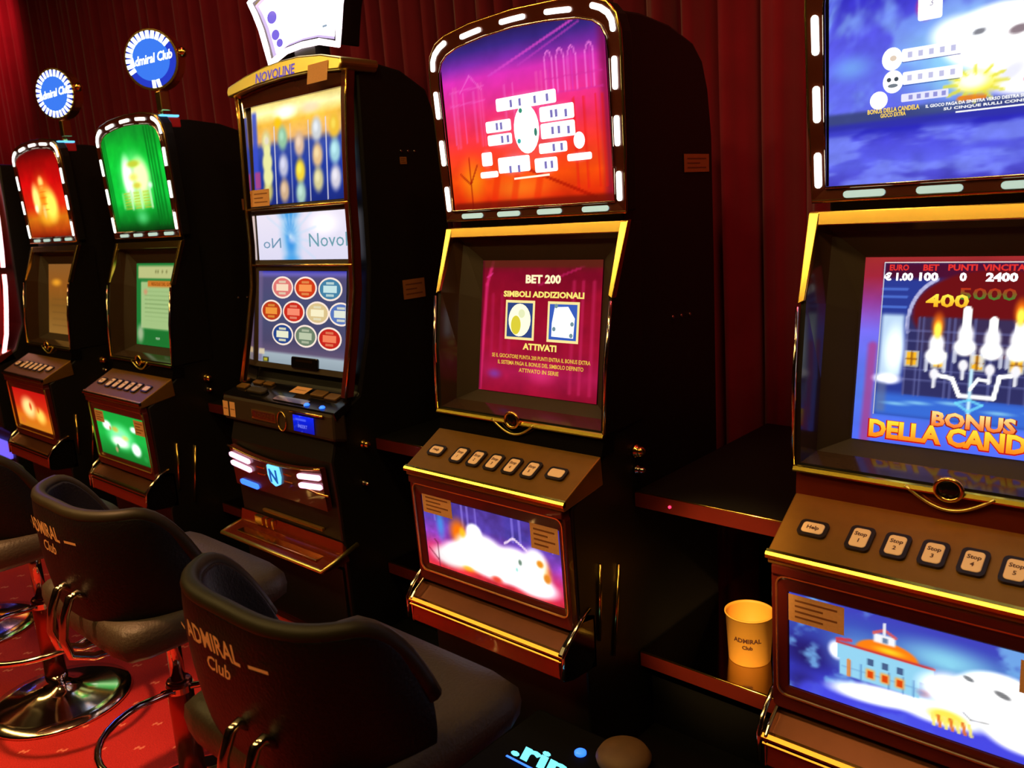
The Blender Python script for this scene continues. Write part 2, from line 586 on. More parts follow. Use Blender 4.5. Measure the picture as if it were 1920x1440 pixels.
# ------------------------------------------------------------------ the room
def room():
    m = MB(); m.box(-9, 5, -6, 1.6, -0.1, 0)
    tag(m.build('floor', CARPET), kind='structure')
    m = MB(); m.box(-9, 5, -6, 1.6, 3.6, 3.7)
    tag(m.build('ceiling', CEILMAT), kind='structure')
    for nm, b in (('wall_back', (-9, 5, 1.5, 1.6)), ('wall_front', (-9, 5, -6.1, -6)), ('wall_left', (-9.1, -9, -6, 1.6)), ('wall_right', (5, 5.1, -6, 1.6))):
        m = MB(); m.box(*b, 0, 3.6)
        tag(m.build(nm, WALLMAT), kind='structure')
    m = MB(); m.box(-4.7, 1.6, -.17, .055, 0, .05)  # black slab added over the red carpet to keep this strip dark
    tag(m.build('added_floor_cover_1', MATTEBLACK, bevel=.004), kind='structure')
    m = MB(); m.box(.65, 1.6, -.50, -.172, 0, .05)  # second added slab, covers red carpet right of the cushion
    tag(m.build('added_floor_cover_2', MATTEBLACK, bevel=.004), kind='structure')
    # pleated curtain
    rnd = random.Random(5)
    xs = []
    x = -8.6
    ph = 0
    pts = []
    while x < 3.2:
        pts.append((x, 1.17 + 0.055 * math.sin(ph) + 0.018 * math.sin(ph * 2.3 + 1)))
        x += 0.012
        ph += 0.012 * 2 * PI / (0.135 + 0.03 * math.sin(x * 1.7))
    m = MB()
    zs = [0.012, 0.9, 1.8, 2.7, 3.57]
    vs = []
    for j, z in enumerate(zs):
        for i, (a, b) in enumerate(pts):
            vs.append((a + 0.01 * math.sin(j * 1.3 + i * 0.01), b, z))
    n = len(pts)
    m.add(vs, [(j * n + i, j * n + i + 1, (j + 1) * n + i + 1, (j + 1) * n + i) for j in range(len(zs) - 1) for i in range(n - 1)])
    o = m.build('curtain', CURTAIN, smooth=True)
    so = o.modifiers.new('solid', 'SOLIDIFY'); so.thickness = 0.006
    tag(o, 'dark red pleated velvet curtain hanging along the wall behind the machines', 'curtain')


room()

# ------------------------------------------------------------------ machine with arched lit topper
OUT = [(.305, -.004), (.311, .15), (.316, .35), (.315, .40), (.306, .438), (.283, .465), (.245, .481), (.15, .495), (0, .501)]
INN = [(.277, .021), (.279, .15), (.281, .36), (.278, .39), (.265, .417), (.243, .433), (.20, .446), (.1, .457), (0, .461)]


def sym(h):
    return h + [(-a, b) for a, b in h[-2::-1]]


def inn_top(x):
    x = abs(x)
    xs = [0, .1, .2, .243, .265, .272]
    zs = [.461, .457, .446, .433, .417, .405]
    return float(np.interp(x, xs, zs))


TM = plane_map((.264, 1.459), (.25, 1.859))
SM = plane_map((.241, .976), (.298, 1.338))
DM = plane_map((0, .8), (.145, .874))
BM = plane_map((.026, .511), (.020, .715))


def paper_note(name, mapf, parent, x0, x1, y0, y1, material=PAPER, lines=4, d=0.004, label=None):
    m = MB()
    m.slab([(x0, y0), (x1, y0), (x1, y1), (x0, y1)], mapf, d, d + 0.0006)
    m.cur = 1
    for k in range(lines):
        yy = y1 - (k + 1) * (y1 - y0) / (lines + 1)
        h = (y1 - y0) * 0.035
        a = x0 + (x1 - x0) * 0.12; b = x1 - (x1 - x0) * (0.12 + 0.25 * (k % 2))
        m.slab([(a, yy - h), (b, yy - h), (b, yy + h), (a, yy + h)], mapf, d + 0.0006, d + 0.0009)
    o = m.build(name, [material, mat_ink_line(material)], parent)
    if label: o['label'] = label
    return o


_ink = {}


def mat_ink_line(m):
    if m.name not in _ink:
        b = m.node_tree.nodes['Principled BSDF'].inputs['Base Color'].default_value
        _ink[m.name] = mat(m.name + '_print', (b[0] * .45, b[1] * .35, b[2] * .35), 0.7, noise=0.05)
    return _ink[m.name]


def side_map(xs):
    """(a=y, b=z) on the right flank at x = xs; d outward"""
    return lambda a, b, d=0.0: (xs + d, a, b)


def flank_details(t, xs, stickers, dots, locks):
    sp = side_map(xs)
    for (a0, a1, b0, b1) in stickers:
        paper_note('sticker', sp, t, a0, a1, b0, b1, PAPERDIM, 3, 0.0005, 'tan inspection label on the flank')
    for (y, z) in dots:
        m = MB(); m.lathe([(0.0, 0.003), (0.004, 0.003), (0.005, 0.0)][::-1], (xs, y, z), 10, 'x')
        m.build('screw', CHROME, t, smooth=True)
    for (y, z, r, g) in locks:
        m = MB()
        m.lathe([(r * 1.25, 0.0), (r * 1.25, 0.006), (r, 0.008), (r, 0.016), (r * .8, 0.024), (r * .4, 0.028), (0.001, 0.029)], (xs, y, z), 20, 'x')
        m.build('lock', GOLD if g else CHROME, t, smooth=True)


def buttons(t, specs, labels=True):
    for (x, s, w, h, txt) in specs:
        m = MB()
        m.ring(rrect(x, s, w + .014, h + .014, .010), rrect(x, s, w, h, .007), DM, 0.0, .006)
        r_ = m.build('button', RING, t)
        m = MB()
        m.slab(rrect(x, s, w, h, .007), DM, 0.0, .0075)
        cap = m.build('button_cap', CAP, r_, bevel=.0015)
        if txt:
            for k, tx in enumerate(txt.split('\n')):
                vs, fs = text_mesh(tx, .0125, .0004)
                nl = len(txt.split('\n'))
                yy = s - .004 + (nl - 1) * .008 - k * .016
                q = MB(); q.add([DM(x + v[0], yy + v[1], .0079) for v in vs], fs)
                q.build('legend', INK, r_)


def arched_machine(x, label, topper, screen, belly, notes, texts, group):
    t = empty('slot_machine', (x, 0, 0))
    tag(t, label, 'slot machine', group)
    # cabinet, seen from the side with a rounded back shoulder
    m = MB()
    prof = [(.06, 0), (.06, .33), (.085, .36), (.085, .46), (.035, .47), (.030, .775), (.06, .79), (.165, .87), (.20, .92), (.32, .93), (.32, 1.42), (.285, 1.43), (.285, 1.90), (.30, 1.915), (.386, 1.918), (.52, 1.905), (.637, 1.872), (.685, 1.83), (.712, 1.76), (.73, 1.64), (.735, 1.3), (.735, 0)]
    m.prof_x(prof, -.28, .28)
    m.build('cabinet', BLACK, t, bevel=.006)
    # belly door frame
    m = MB()
    m.ring(rrect(0, .10, .55, .30, .012), rrect(0, .102, .492, .208, .004), BM, -.01, .012, -.01, .003)
    m.build('belly_frame', DARKRED, t, bevel=.002)
    m = MB()
    m.ring(rrect(0, .112, .532, .262, .02), rrect(0, .112, .526, .256, .018), BM, .010, .0145)
    m.build('inlay_line', EDGEGOLD, t)
    belly.build('belly_screen', BM, t, .001)
    for nt_ in notes:
        paper_note('sticker', BM, t, *nt_, PAPER, 4, .0035, 'orange notice stuck on the lit belly glass')
    # deck
    m = MB()
    m.hexa([(-.28, .0, .775), (.28, .0, .775), (.286, .15, .80), (-.286, .15, .80)], [(-.28, 0, .80), (.28, 0, .80), (.286, .145, .874), (-.286, .145, .874)])
    m.build('button_deck', BRONZE, t, bevel=.003)
    m = MB(); m.prof_x([(-.0065, .7950), (-.0026, .8002), (.004, .8035), (.004, .788), (-.0065, .788)], -.282, .282)
    m.build('deck_edge', BEVELGOLD, t)
    m = MB(); m.box(-.272, .272, -.001, .03, .755, .775)
    m.build('deck_skirt', DARKRED, t, bevel=.003)
    buttons(t, texts)
    # coin tray
    m = MB()
    m.prof_x([(.085, .50), (.085, .34), (-.020, .350), (-.024, .358), (-.020, .415), (.055, .462), (.06, .50)], -.268, .268)
    m.build('tray_floor', TRAYBROWN, t, bevel=.002)
    m = MB(); m.prof_x([(-.020, .348), (-.034, .354), (-.030, .414), (-.018, .416)], -.272, .272)
    m.build('tray_front', REDMETAL, t, bevel=.002)
    m = MB()
    m.prof_x([(-.0365, .4160), (-.0300, .4225), (-.022, .4235), (-.024, .412), (-.0365, .411)], -.277, .277)
    m.build('tray_lip', DIMBEVEL, t)
    m = MB(); m.prof_x([(-.0370, .4030), (-.0345, .4055), (-.028, .405), (-.028, .400), (-.0370, .400)], -.274, .274)
    m.build('tray_line', DIMBEVEL, t)
    for sx in (-1, 1):
        m = MB()
        m.prof_x([(.10, .475), (.10, .33), (.0, .340), (-.034, .350), (-.036, .42), (-.020, .436), (.04, .476), (.07, .488)], sx * .268 - .004, sx * .268 + .012 if sx > 0 else sx * .268 + .004)
        m.build('tray_cheek', CHROME if sx < 0 else GLOSSBLACK, t, bevel=.003)
        m = MB()
        m.tube([(sx * .282, .075, .50), (sx * .284, .03, .482), (sx * .284, -.012, .448), (sx * .282, -.034, .42), (sx * .280, -.036, .36)], .0055, 8)
        m.build('tray_rim', CHROME, t, smooth=True)
    # monitor head
    yb, zb, yk, zk, yt, zt = .154, .926, .197, 1.259, .263, 1.429
    ho = [(.291, zb, yb), (.296, 1.10, .166), (.300, zk, yk), (.306, zt, yt)]
    outer = [(a, z, y) for a, z, y in ho] + [(-a, z, y) for a, z, y in ho[::-1]]
    mid = [(.268, .950, .205), (.269, 1.10, .225), (.270, zk - .01, .25), (.272, 1.392, .285)]
    midl = mid + [(-a, z, y) for a, z, y in mid[::-1]]
    inn = [(.209, .976, .243), (.209, 1.10, .262), (.209, 1.23, .283), (.209, 1.338, .300)]
    innl = inn + [(-a, z, y) for a, z, y in inn[::-1]]

    def loops(L1, L2, name, material):
        q = MB(); n = len(L1)
        vs = [(a, y, z) for a, z, y in L1] + [(a, y, z) for a, z, y in L2]
        q.add(vs, [(i, (i + 1) % n, n + (i + 1) % n, n + i) for i in range(n)])
        return q.build(name, material, t)
    fr = [(a - .010 * (1 if a > 0 else -1), z + (.010 if z < 1 else (-.008 if z > 1.4 else 0)), y + .002) for a, z, y in outer]
    loops(fr, midl, 'monitor_cheek', CHEEK)
    loops(midl, innl, 'bezel', BEZEL)
    q = MB(); n = len(outer)
    back = [(a * .97, z, .34) for a, z, y in outer]
    q.add([(a, y, z) for a, z, y in outer] + [(a, y, z) for a, z, y in back] + [(a, y, z) for a, z, y in fr],
          [(i, (i + 1) % n, n + (i + 1) % n, n + i) for i in range(n)] + [(i, (i + 1) % n, 2 * n + (i + 1) % n, 2 * n + i) for i in range(n)])
    q.build('monitor_shell', BLACK, t)
    # gold frame: top bar plus two slanted bars
    q = MB()
    q.hexa([(-.311, .259, 1.434), (.311, .259, 1.434), (.307, .251, 1.407), (-.307, .251, 1.407)], [(-.311, .275, 1.436), (.311, .275, 1.436), (.307, .268, 1.405), (-.307, .268, 1.405)])
    q.build('gold_top_bar', GOLD, t, bevel=.002)
    for sx in (-1, 1):
        q = MB()
        q.hexa([(sx * .3115, .258, 1.433), (sx * .289, .258, 1.433), (sx * .291, .193, 1.262), (sx * .3045, .190, 1.255)],
               [(sx * .3115, .275, 1.436), (sx * .289, .275, 1.436), (sx * .291, .21, 1.262), (sx * .3045, .21, 1.255)])
        q.build('gold_side_bar', GOLD, t, bevel=.002)
        q = MB()
        q.tube([(sx * .303, .188, 1.25), (sx * .299, .162, 1.10), (sx * .294, .150, .93)], .0042, 8)
        q.build('chrome_rail', CHROME, t, smooth=True)
    q = MB()
    q.box(-.3045, -.300, .168, .205, 1.06, 1.115)
    q.build('amber_reflector', AMBER, t)
    # bottom line with ring emblem
    q = MB()
    q.prof_x([(.1435, .9225), (.1483, .9290), (.154, .931), (.156, .920), (.1435, .9195)], -.293, .293)
    q.build('lower_bar', BEVELGOLD, t)
    q = MB()
    q.tube([(-.075 + .15 * k / 16, .146, .926 - .034 * math.sin(PI * k / 16)) for k in range(17)], .0032, 8)
    q.build('lower_trim', EDGEGOLD, t, smooth=True)
    q = MB()
    q.tube([(.0 + .023 * math.cos(2 * PI * k / 24), .143, .932 + .020 * math.sin(2 * PI * k / 24)) for k in range(24)], .004, 8, closed=True)
    em = q.build('ring_emblem', GOLD, t, smooth=True)
    q = MB(); q.lathe([(.0215, 0), (.0215, -.004), (.014, -.008), (.001, -.010)], (0, .148, .932), 24, 'y')
    q.build('emblem_core', GLOSSBLACK, em, smooth=True)
    q = MB()
    q.hexa([(-.29, .158, .925), (.29, .158, .925), (.286, .146, .872), (-.286, .146, .872)], [(-.29, .20, .925), (.29, .20, .925), (.286, .20, .872), (-.286, .20, .872)])
    q.build('neck_panel', REDMETAL if x > .5 else GLOSSBLACK, t)
    screen.build('screen', SM, t, .002)
    # topper
    q = MB()
    q.slab(sym(OUT), TM, -.045, -.004)
    q.build('topper', BLACK, t, bevel=.004)
    q = MB()
    q.ring(sym(OUT), sym(INN), TM, -.006, .006, -.006, .001)
    tf = q.build('topper_frame', TOPFRAME, t, bevel=.0015)
    q = MB()
    q.tube([TM(a, b, .002) for a, b in sym(OUT)], .0045, 8, closed=True)
    q.build('topper_gold_edge', GOLD, t, smooth=True)
    q = MB()
    q.tube([TM(a, b, .004) for a, b in sym(INN)], .0032, 8, closed=True)
    q.build('topper_inner_rim', CHROME, t, smooth=True)
    topper.build('topper_glass', TM, t, .0015)
    strips = []
    for sx in (-1, 1):
        for z0, z1 in ((.026, .086), (.100, .139), (.0, 0)):
            pass
        for z0, z1 in ((.022, .090), (.148, .216), (.274, .346)):
            strips.append(([(sx * (.291 + .02 * z0), z0 + .006), (sx * (.291 + .02 * z1), z1 - .006)], .0135, 1))
        strips.append(([(sx * .299, .405), (sx * .297, .424), (sx * .287, .441), (sx * .268, .455), (sx * .246, .464)], .0135, 1))
    for xa, xb in ((-.178, -.115), (-.036, .036), (.110, .178)):
        f = lambda v: .4795 - .35 * v * v
        strips.append(([(xa, f(xa)), ((xa + xb) / 2, f((xa + xb) / 2)), (xb, f(xb))], .0125, 1))
    for xa in (-.235, -.100, .040, .185):
        strips.append(([(xa, .0065), (xa + .066, .0065)], .0135, 0))
    for path, wd, bright in strips:
        q = MB(); q.slab(capsule(path, wd), TM, .004, .0085)
        q.build('light_strip', LEDWHITE if bright else LEDPALE, tf)
    # chrome uprights and flank details
    flank_details(t, .2815, [(.574, .706, 1.543, 1.590)], [(.498, 1.168), (.542, 1.166), (.586, 1.164)], [(.30, .848, .014, True), (.301, .797, .010, False)])
    for (y0, z0, y1, z1) in ((.125, .60, .108, .40), (.205, .57, .166, .33)):
        q = MB(); q.tube([(.284, y0, z0), (.284, y1, z1)], .005, 8)
        q.build('flank_bar', GOLD, t, smooth=True)
    return t


# ------------------------------------------------------------------ artwork for each machine
def top_pink():
    c = Canvas(-.272, .272, .022, .46, 120, 110, inn_top)
    c.ramp([(.02, (150, 20, 8)), (.05, (235, 50, 12)), (.10, (255, 80, 15)), (.17, (252, 60, 40)), (.23, (250, 50, 90)), (.30, (240, 50, 150)), (.36, (225, 50, 185)), (.395, (130, 45, 170)), (.43, (60, 40, 130)), (.46, (40, 30, 90))])
    c.noise(.12, 8)
    # ramp edges fall off and an orange glow on the ground
    c.blob(-.19, .10, .07, .09, (255, 160, 20), 1, .7)
    c.blob(-.02, .07, .16, .05, (255, 140, 30), 1, .7)
    c.rect(.252, .28, 0, .5, (120, 15, 60), .015, .7)
    # buildings in line work
    for x in (-.24, -.20, -.16, -.05, -.02):
        c.line([(x, .20), (x, .33)], .003, (250, 120, 210), .45)
    c.line([(-.21, .33), (-.17, .37), (-.13, .33)], .002, (250, 120, 220), .6)
    for k, x in enumerate((.10, .137, .172, .225)):
        c.line([(x - .012, .29), (x - .012, .37), (x - .006, .385), (x, .39), (x + .006, .385), (x + .012, .37), (x + .012, .29)], .0024, (255, 130, 230), .65)
        c.line([(x, .29), (x, .38)], .0016, (220, 60, 190), .6)
    c.line([(-.10, .36), (.20, .452)], .004, (220, 70, 200), .8)
    c.line([(0.0, .37), (.20, .44)], .003, (200, 60, 190), .6)
    for x in (.17, .20, .236, .255):
        c.line([(x, .06), (x, .27)], .005, (235, 30, 20), .55)
    c.line([(-.2, .02), (-.2, .16)], .003, (150, 15, 10), .7)
    c.line([(-.235, .12), (-.2, .09), (-.17, .14)], .003, (150, 15, 10), .7)
    c.line([(0, .12), (.22, .035)], .006, (170, 20, 5), .7)
    for x in (-.10, -.03, .05):
        c.line([(x, .10), (x - .02, .03)], .012, (240, 40, 10), .5, e=.01)
    c.line([(-.26, .03), (.27, .03)], .012, (110, 20, 8), .7, e=.01)
    c.blob(.01, .20, .15, .12, (255, 120, 150), 1, .45)
    for x in (-.235, -.225, -.14, -.13, .06, .075, .09):
        c.line([(x, .19), (x, .345)], .004, (255, 110, 190), .35, e=.004)
    for y in (.30, .335):
        c.line([(-.25, y), (-.12, y + .004)], .0025, (250, 110, 210), .4)
        c.line([(.09, y - .01), (.26, y - .012)], .0025, (215, 50, 160), .5)
    # central pay table
    W = (255, 255, 255)
    for (xa, xb, ya, yb) in ((-.082, .118, .268, .300), (-.125, -.036, .218, .247), (-.122, -.036, .185, .212), (.062, .170, .226, .262), (.062, .170, .185, .222), (.052, .142, .150, .175), (.034, .108, .105, .140), (-.092, .018, .112, .152), (-.150, -.112, .135, .170), (-.160, -.095, .104, .120), (.140, .215, .125, .142)):
        c.blob((xa + xb) / 2, (ya + yb) / 2, (xb - xa) * .62, (yb - ya) * .9, (255, 150, 190), .7, .6)
        c.poly(rrect((xa + xb) / 2, (ya + yb) / 2, xb - xa, yb - ya, .005, 3), W, 1.6)
    c.ell(.015, .215, .042, .060, W, 1.8)
    c.ell(.180, .172, .017, .020, W, 1.6)
    c.prect(-.04, .08, .094, .099, (255, 220, 200), 1.4, slope=.02)
    for (x, y) in ((-.03, .283), (0, .283), (.05, .283), (.09, .283), (-.085, .232), (-.07, .232), (-.07, .198), (-.05, .198), (.10, .243), (.115, .243), (.145, .24), (.10, .203), (.12, .203), (.15, .2), (.10, .162), (.125, .162), (.07, .122), (.09, .122), (-.05, .12), (-.02, .12)):
        c.prect(x - .004, x + .004, y - .009, y + .009, (130, 120, 190), 1, 2)
    c.ell(.0, .262, .006, .006, (60, 150, 120), 1, 2); c.ell(.045, .205, .005, .010, (60, 130, 110), 1, 2); c.ell(-.012, .188, .006, .006, (60, 180, 170), 1, 2)
    return c


def scr_pink():
    c = Canvas(-.209, .209, 0, .367, 90, 80)
    c.ramp([(0, (150, 15, 45)), (.06, (175, 25, 75)), (.12, (160, 18, 50)), (.25, (150, 14, 40)), (.33, (130, 12, 38)), (.367, (100, 25, 25))])
    c.noise(.15, 8)
    c.blob(.02, .06, .08, .04, (225, 50, 120), 1, .8)
    c.blob(-.15, .05, .04, .02, (130, 60, 170), 1, .8)
    c.line([(-.205, 0), (-.19, .30), (-.17, .36)], .005, (225, 40, 110), .8, e=.006)
    c.line([(-.19, .32), (-.17, .33)], .003, (240, 60, 150), .7)
    for x in (.12, .15, .185):
        c.line([(x, .02), (x, .31)], .004, (200, 35, 90), .6, e=.006)
    for x in (-.13, -.10, -.165):
        c.line([(x, .10), (x, .27)], .006, (185, 28, 80), .5, e=.006)
    c.line([(0, .30), (.15, .35)], .004, (190, 30, 90), .7)
    c.line([(-.21, .36), (.21, .36)], .018, (90, 35, 20), .8, e=.008)
    c.rect(-.212, -.203, 0, .37, (70, 5, 25), .004, .6)
    Y = (255, 235, 120); Y2 = (245, 205, 70)
    c.text('BET 200', .015, .316, .024, (255, 240, 190), 1.1, 2, .122, .045)
    c.text('SIMBOLI ADDIZIONALI', .015, .275, .017, Y, 1.0, 2, .280, .045)
    c.text('ATTIVATI', .012, .133, .018, Y, 1.0, 2, .118, .045)
    c.text('SE IL GIOCATORE PUNTA 200 PUNTI ENTRA IL BONUS EXTRA', .012, .103, .011, Y2, .95, 2, .345, .014)
    c.text('IL SISTEMA PAGA IL BONUS DEL SIMBOLO DEFINITO', .013, .085, .011, Y2, .95, 2, .30, .014)
    c.text('ATTIVATO IN SERIE', .012, .067, .011, Y2, .95, 2, .14, .014)
    for xc, dx in ((-.0625, 0), (.0885, 0)):
        c.prect(xc - .053, xc + .053, .150, .258, (245, 225, 150), 1.1, 1)
        c.prect(xc - .046, xc + .046, .157, .251, (50, 70, 130) if xc < 0 else (60, 95, 190), 1, 2)
    c.ell(-.0625, .204, .040, .045, (255, 250, 205), 1.3, 3)
    c.ell(-.075, .19, .018, .026, (225, 210, 60), 1, 4); c.ell(-.055, .222, .012, .012, (235, 240, 190), 1, 4)
    c.poly([(.052, .165), (.125, .163), (.128, .215), (.105, .245), (.06, .243), (.052, .20)], (250, 253, 255), 1.4, 3)
    for (x, y) in ((.065, .246), (.12, .20), (.06, .185), (.118, .17)):
        c.ell(x, y, .006, .006, (120, 150, 160), 1, 4)
    return c


def belly_pink():
    c = Canvas(-.244, .244, 0, .205, 120, 60)
    c.ramp([(0, (230, 50, 60)), (.05, (230, 60, 120)), (.10, (150, 70, 200)), (.15, (80, 65, 170)), (.205, (70, 55, 150))])
    c.noise(.25, 8, 2)
    for x in (-.09, -.07, -.04, .09, .115, -.2, .22):
        c.line([(x, .14), (x, .205)], .004, (150, 130, 240), .6)
    c.blob(-.18, .13, .025, .07, (60, 150, 235), 1, .9)
    c.blob(-.22, .04, .05, .05, (250, 70, 120), 1, .8)
    c.blob(.22, .04, .035, .06, (220, 40, 100), 1, .8)
    c.blob(-.11, .12, .05, .06, (255, 120, 10), .8, 1, 1.0)
    c.blob(-.09, .03, .08, .03, (255, 90, 20), .8, .9)
    c.blob(.185, .08, .035, .055, (255, 140, 20), .8, 1)
    c.blob(-.15, .04, .10, .04, (255, 250, 250), .6, 1)
    c.blob(-.03, .085, .115, .062, (290, 285, 285), .4, 1)
    c.blob(-.05, .135, .035, .03, (290, 290, 290), .4, 1)
    c.blob(.09, .075, .095, .060, (295, 290, 290), .4, 1)
    c.blob(.15, .035, .10, .04, (290, 285, 290), .5, 1)
    c.blob(.03, .06, .20, .055, (300, 300, 300), .35, 1)
    c.blob(-.10, .06, .10, .045, (295, 290, 285), .5, 1)
    c.blob(.16, .10, .05, .05, (290, 290, 285), .5, .9)
    c.blob(-.095, .125, .018, .022, (255, 200, 30), .8, .9)
    c.blob(.175, .10, .016, .014, (240, 150, 30), .6, 1)
    c.blob(.195, .065, .016, .018, (235, 140, 40), .6, 1)
    c.blob(-.085, .022, .03, .012, (255, 190, 30), .8, .8)
    c.blob(.02, .018, .03, .015, (240, 60, 40), .8, .9)
    c.blob(.108, .088, .010, .013, (90, 120, 100), .7, .9)
    c.blob(.095, .065, .008, .010, (110, 210, 190), .8, .7)
    c.line([(-.198, .0), (-.198, .07), (-.21, .08)], .003, (110, 30, 60), .7)
    c.line([(-.235, .05), (-.20, .02)], .003, (130, 30, 60), .7)
    c.line([(.06, .13), (.09, .15), (.12, .135), (.135, .125)], .004, (255, 230, 255), .9)
    return c


def top_blue():
    c = Canvas(-.272, .272, .022, .46, 170, 140, inn_top)
    c.ramp([(.02, (70, 62, 190)), (.06, (95, 100, 235)), (.10, (80, 78, 225)), (.122, (48, 46, 190)), (.130, (66, 66, 140)), (.152, (62, 72, 128)), (.160, (100, 108, 235)), (.22, (100, 108, 240)), (.30, (88, 86, 230)), (.37, (55, 48, 200)), (.46, (40, 34, 160))])
    keep = c.C.copy()
    c.noise(.85, 5, 1.5, (130, 165, 250), .44)
    skyc = c.C.copy(); c.C = keep.copy()
    c.noise(.8, 16, .35, (125, 140, 250), .46)
    c.C = np.where((c.Y < .13)[..., None], c.C, skyc)
    c.noise(.10, 20)
    c.rect(-.3, .3, .127, .158, (62, 72, 132), .005, .95, slope=.0)
    c.line([(-.3, .127), (.3, .131)], .012, (45, 42, 190), .7, e=.01)
    c.blob(-.23, .24, .06, .035, (125, 185, 250), 1, .7)
    c.blob(-.11, .30, .05, .03, (110, 140, 250), 1, .6)
    c.blob(-.06, .22, .13, .09, (150, 225, 255), 1, .85)
    c.blob(.0, .27, .16, .08, (165, 225, 255), 1, .9)
    # white mask and pay table
    W = (255, 255, 255)
    c.blob(.03, .255, .115, .062, (300, 300, 300), .25, 1)
    c.blob(.06, .20, .085, .055, (290, 290, 290), .4, 1)
    c.blob(-.045, .27, .06, .04, (290, 295, 300), .6, 1)
    c.blob(.02, .36, .12, .03, (290, 290, 285), .5, 1)
    c.blob(-.055, .345, .02, .012, (300, 300, 300), .5, 1)
    c.blob(-.02, .350, .05, .012, (255, 200, 20), .8, 1)
    c.blob(-.012, .268, .014, .007, (120, 120, 130), .5, .9, ang=.2)
    c.blob(.048, .262, .020, .010, (130, 110, 120), .5, .9, ang=.2)
    c.blob(.04, .195, .045, .022, (210, 210, 235), .8, .6, ang=.6)
    c.blob(-.015, .185, .048, .028, (255, 238, 60), .6, 1, ang=-.15)
    c.blob(-.02, .190, .042, .024, (300, 300, 250), .7, 1)
    for k in range(12):
        a = 2 * PI * k / 12
        c.line([(-.015 + .03 * math.cos(a), .183 + .018 * math.sin(a)), (-.015 + .05 * math.cos(a), .183 + .03 * math.sin(a))], .004, (235, 230, 60), .8)
    c.line([(-.04, .161), (.0, .160)], .006, (240, 130, 30), .9)
    c.line([(.06, .18), (.085, .20), (.10, .24)], .004, (230, 90, 120), .7)
    c.blob(-.098, .325, .022, .028, (250, 60, 110), .5, .8)
    c.poly(rrect(-.092, .325, .040, .046, .004, 3), W, 1.7)
    c.ell(-.155, .245, .018, .020, W, 1.5); c.ell(-.153, .205, .018, .020, W, 1.5); c.ell(-.178, .175, .016, .016, W, 1.6)
    c.poly(rrect(-.088, .248, .10, .022, .003, 3), W, 1.25); c.poly(rrect(-.086, .208, .10, .022, .003, 3), W, 1.25)
    c.poly(rrect(-.098, .174, .080, .014, .002, 3), (225, 225, 250), 1.1)
    for k in range(5):
        c.prect(-.128 + k * .018, -.120 + k * .018, .243, .253, (200, 200, 235), 1, 2)
        c.prect(-.128 + k * .018, -.120 + k * .018, .203, .213, (200, 200, 235), 1, 2)
        c.prect(-.125 + k * .014, -.118 + k * .014, .170, .178, (150, 150, 220), 1, 2)
    c.prect(-.137, -.040, .2355, .2368, (50, 50, 150), 1, 2); c.prect(-.137, -.040, .195, .1962, (40, 70, 150), 1, 2)
    c.ell(-.160, .209, .004, .004, (70, 80, 90), 1, 2); c.ell(-.147, .209, .004, .004, (70, 80, 90), 1, 2); c.ell(-.153, .198, .009, .0035, (120, 130, 140), 1, 2)
    c.ell(-.153, .246, .006, .005, (230, 210, 190), 1, 2)
    c.text('3', -.090, .330, .012, (150, 140, 170), 1, 2)
    c.text('BONUS DELLA CANDELA', -.152, .156, .0085, (255, 215, 70), 1.2, 2, .092, .02)
    c.text('GIOCO EXTRA', -.152, .147, .0075, (255, 215, 70), 1.2, 2, .045, .02)
    c.text('IL GIOCO PAGA DA SINISTRA VERSO DESTRA SULLE LINEE', .0, .1545, .0055, W, 1.2, 2, .19, .02)
    c.text('SU CINQUE RULLI CONSECUTIVI', .02, .146, .0055, W, 1.2, 2, .17, .02)
    c.prect(-.045, .2, .1375, .1400, W, 1.1, 2)
    return c


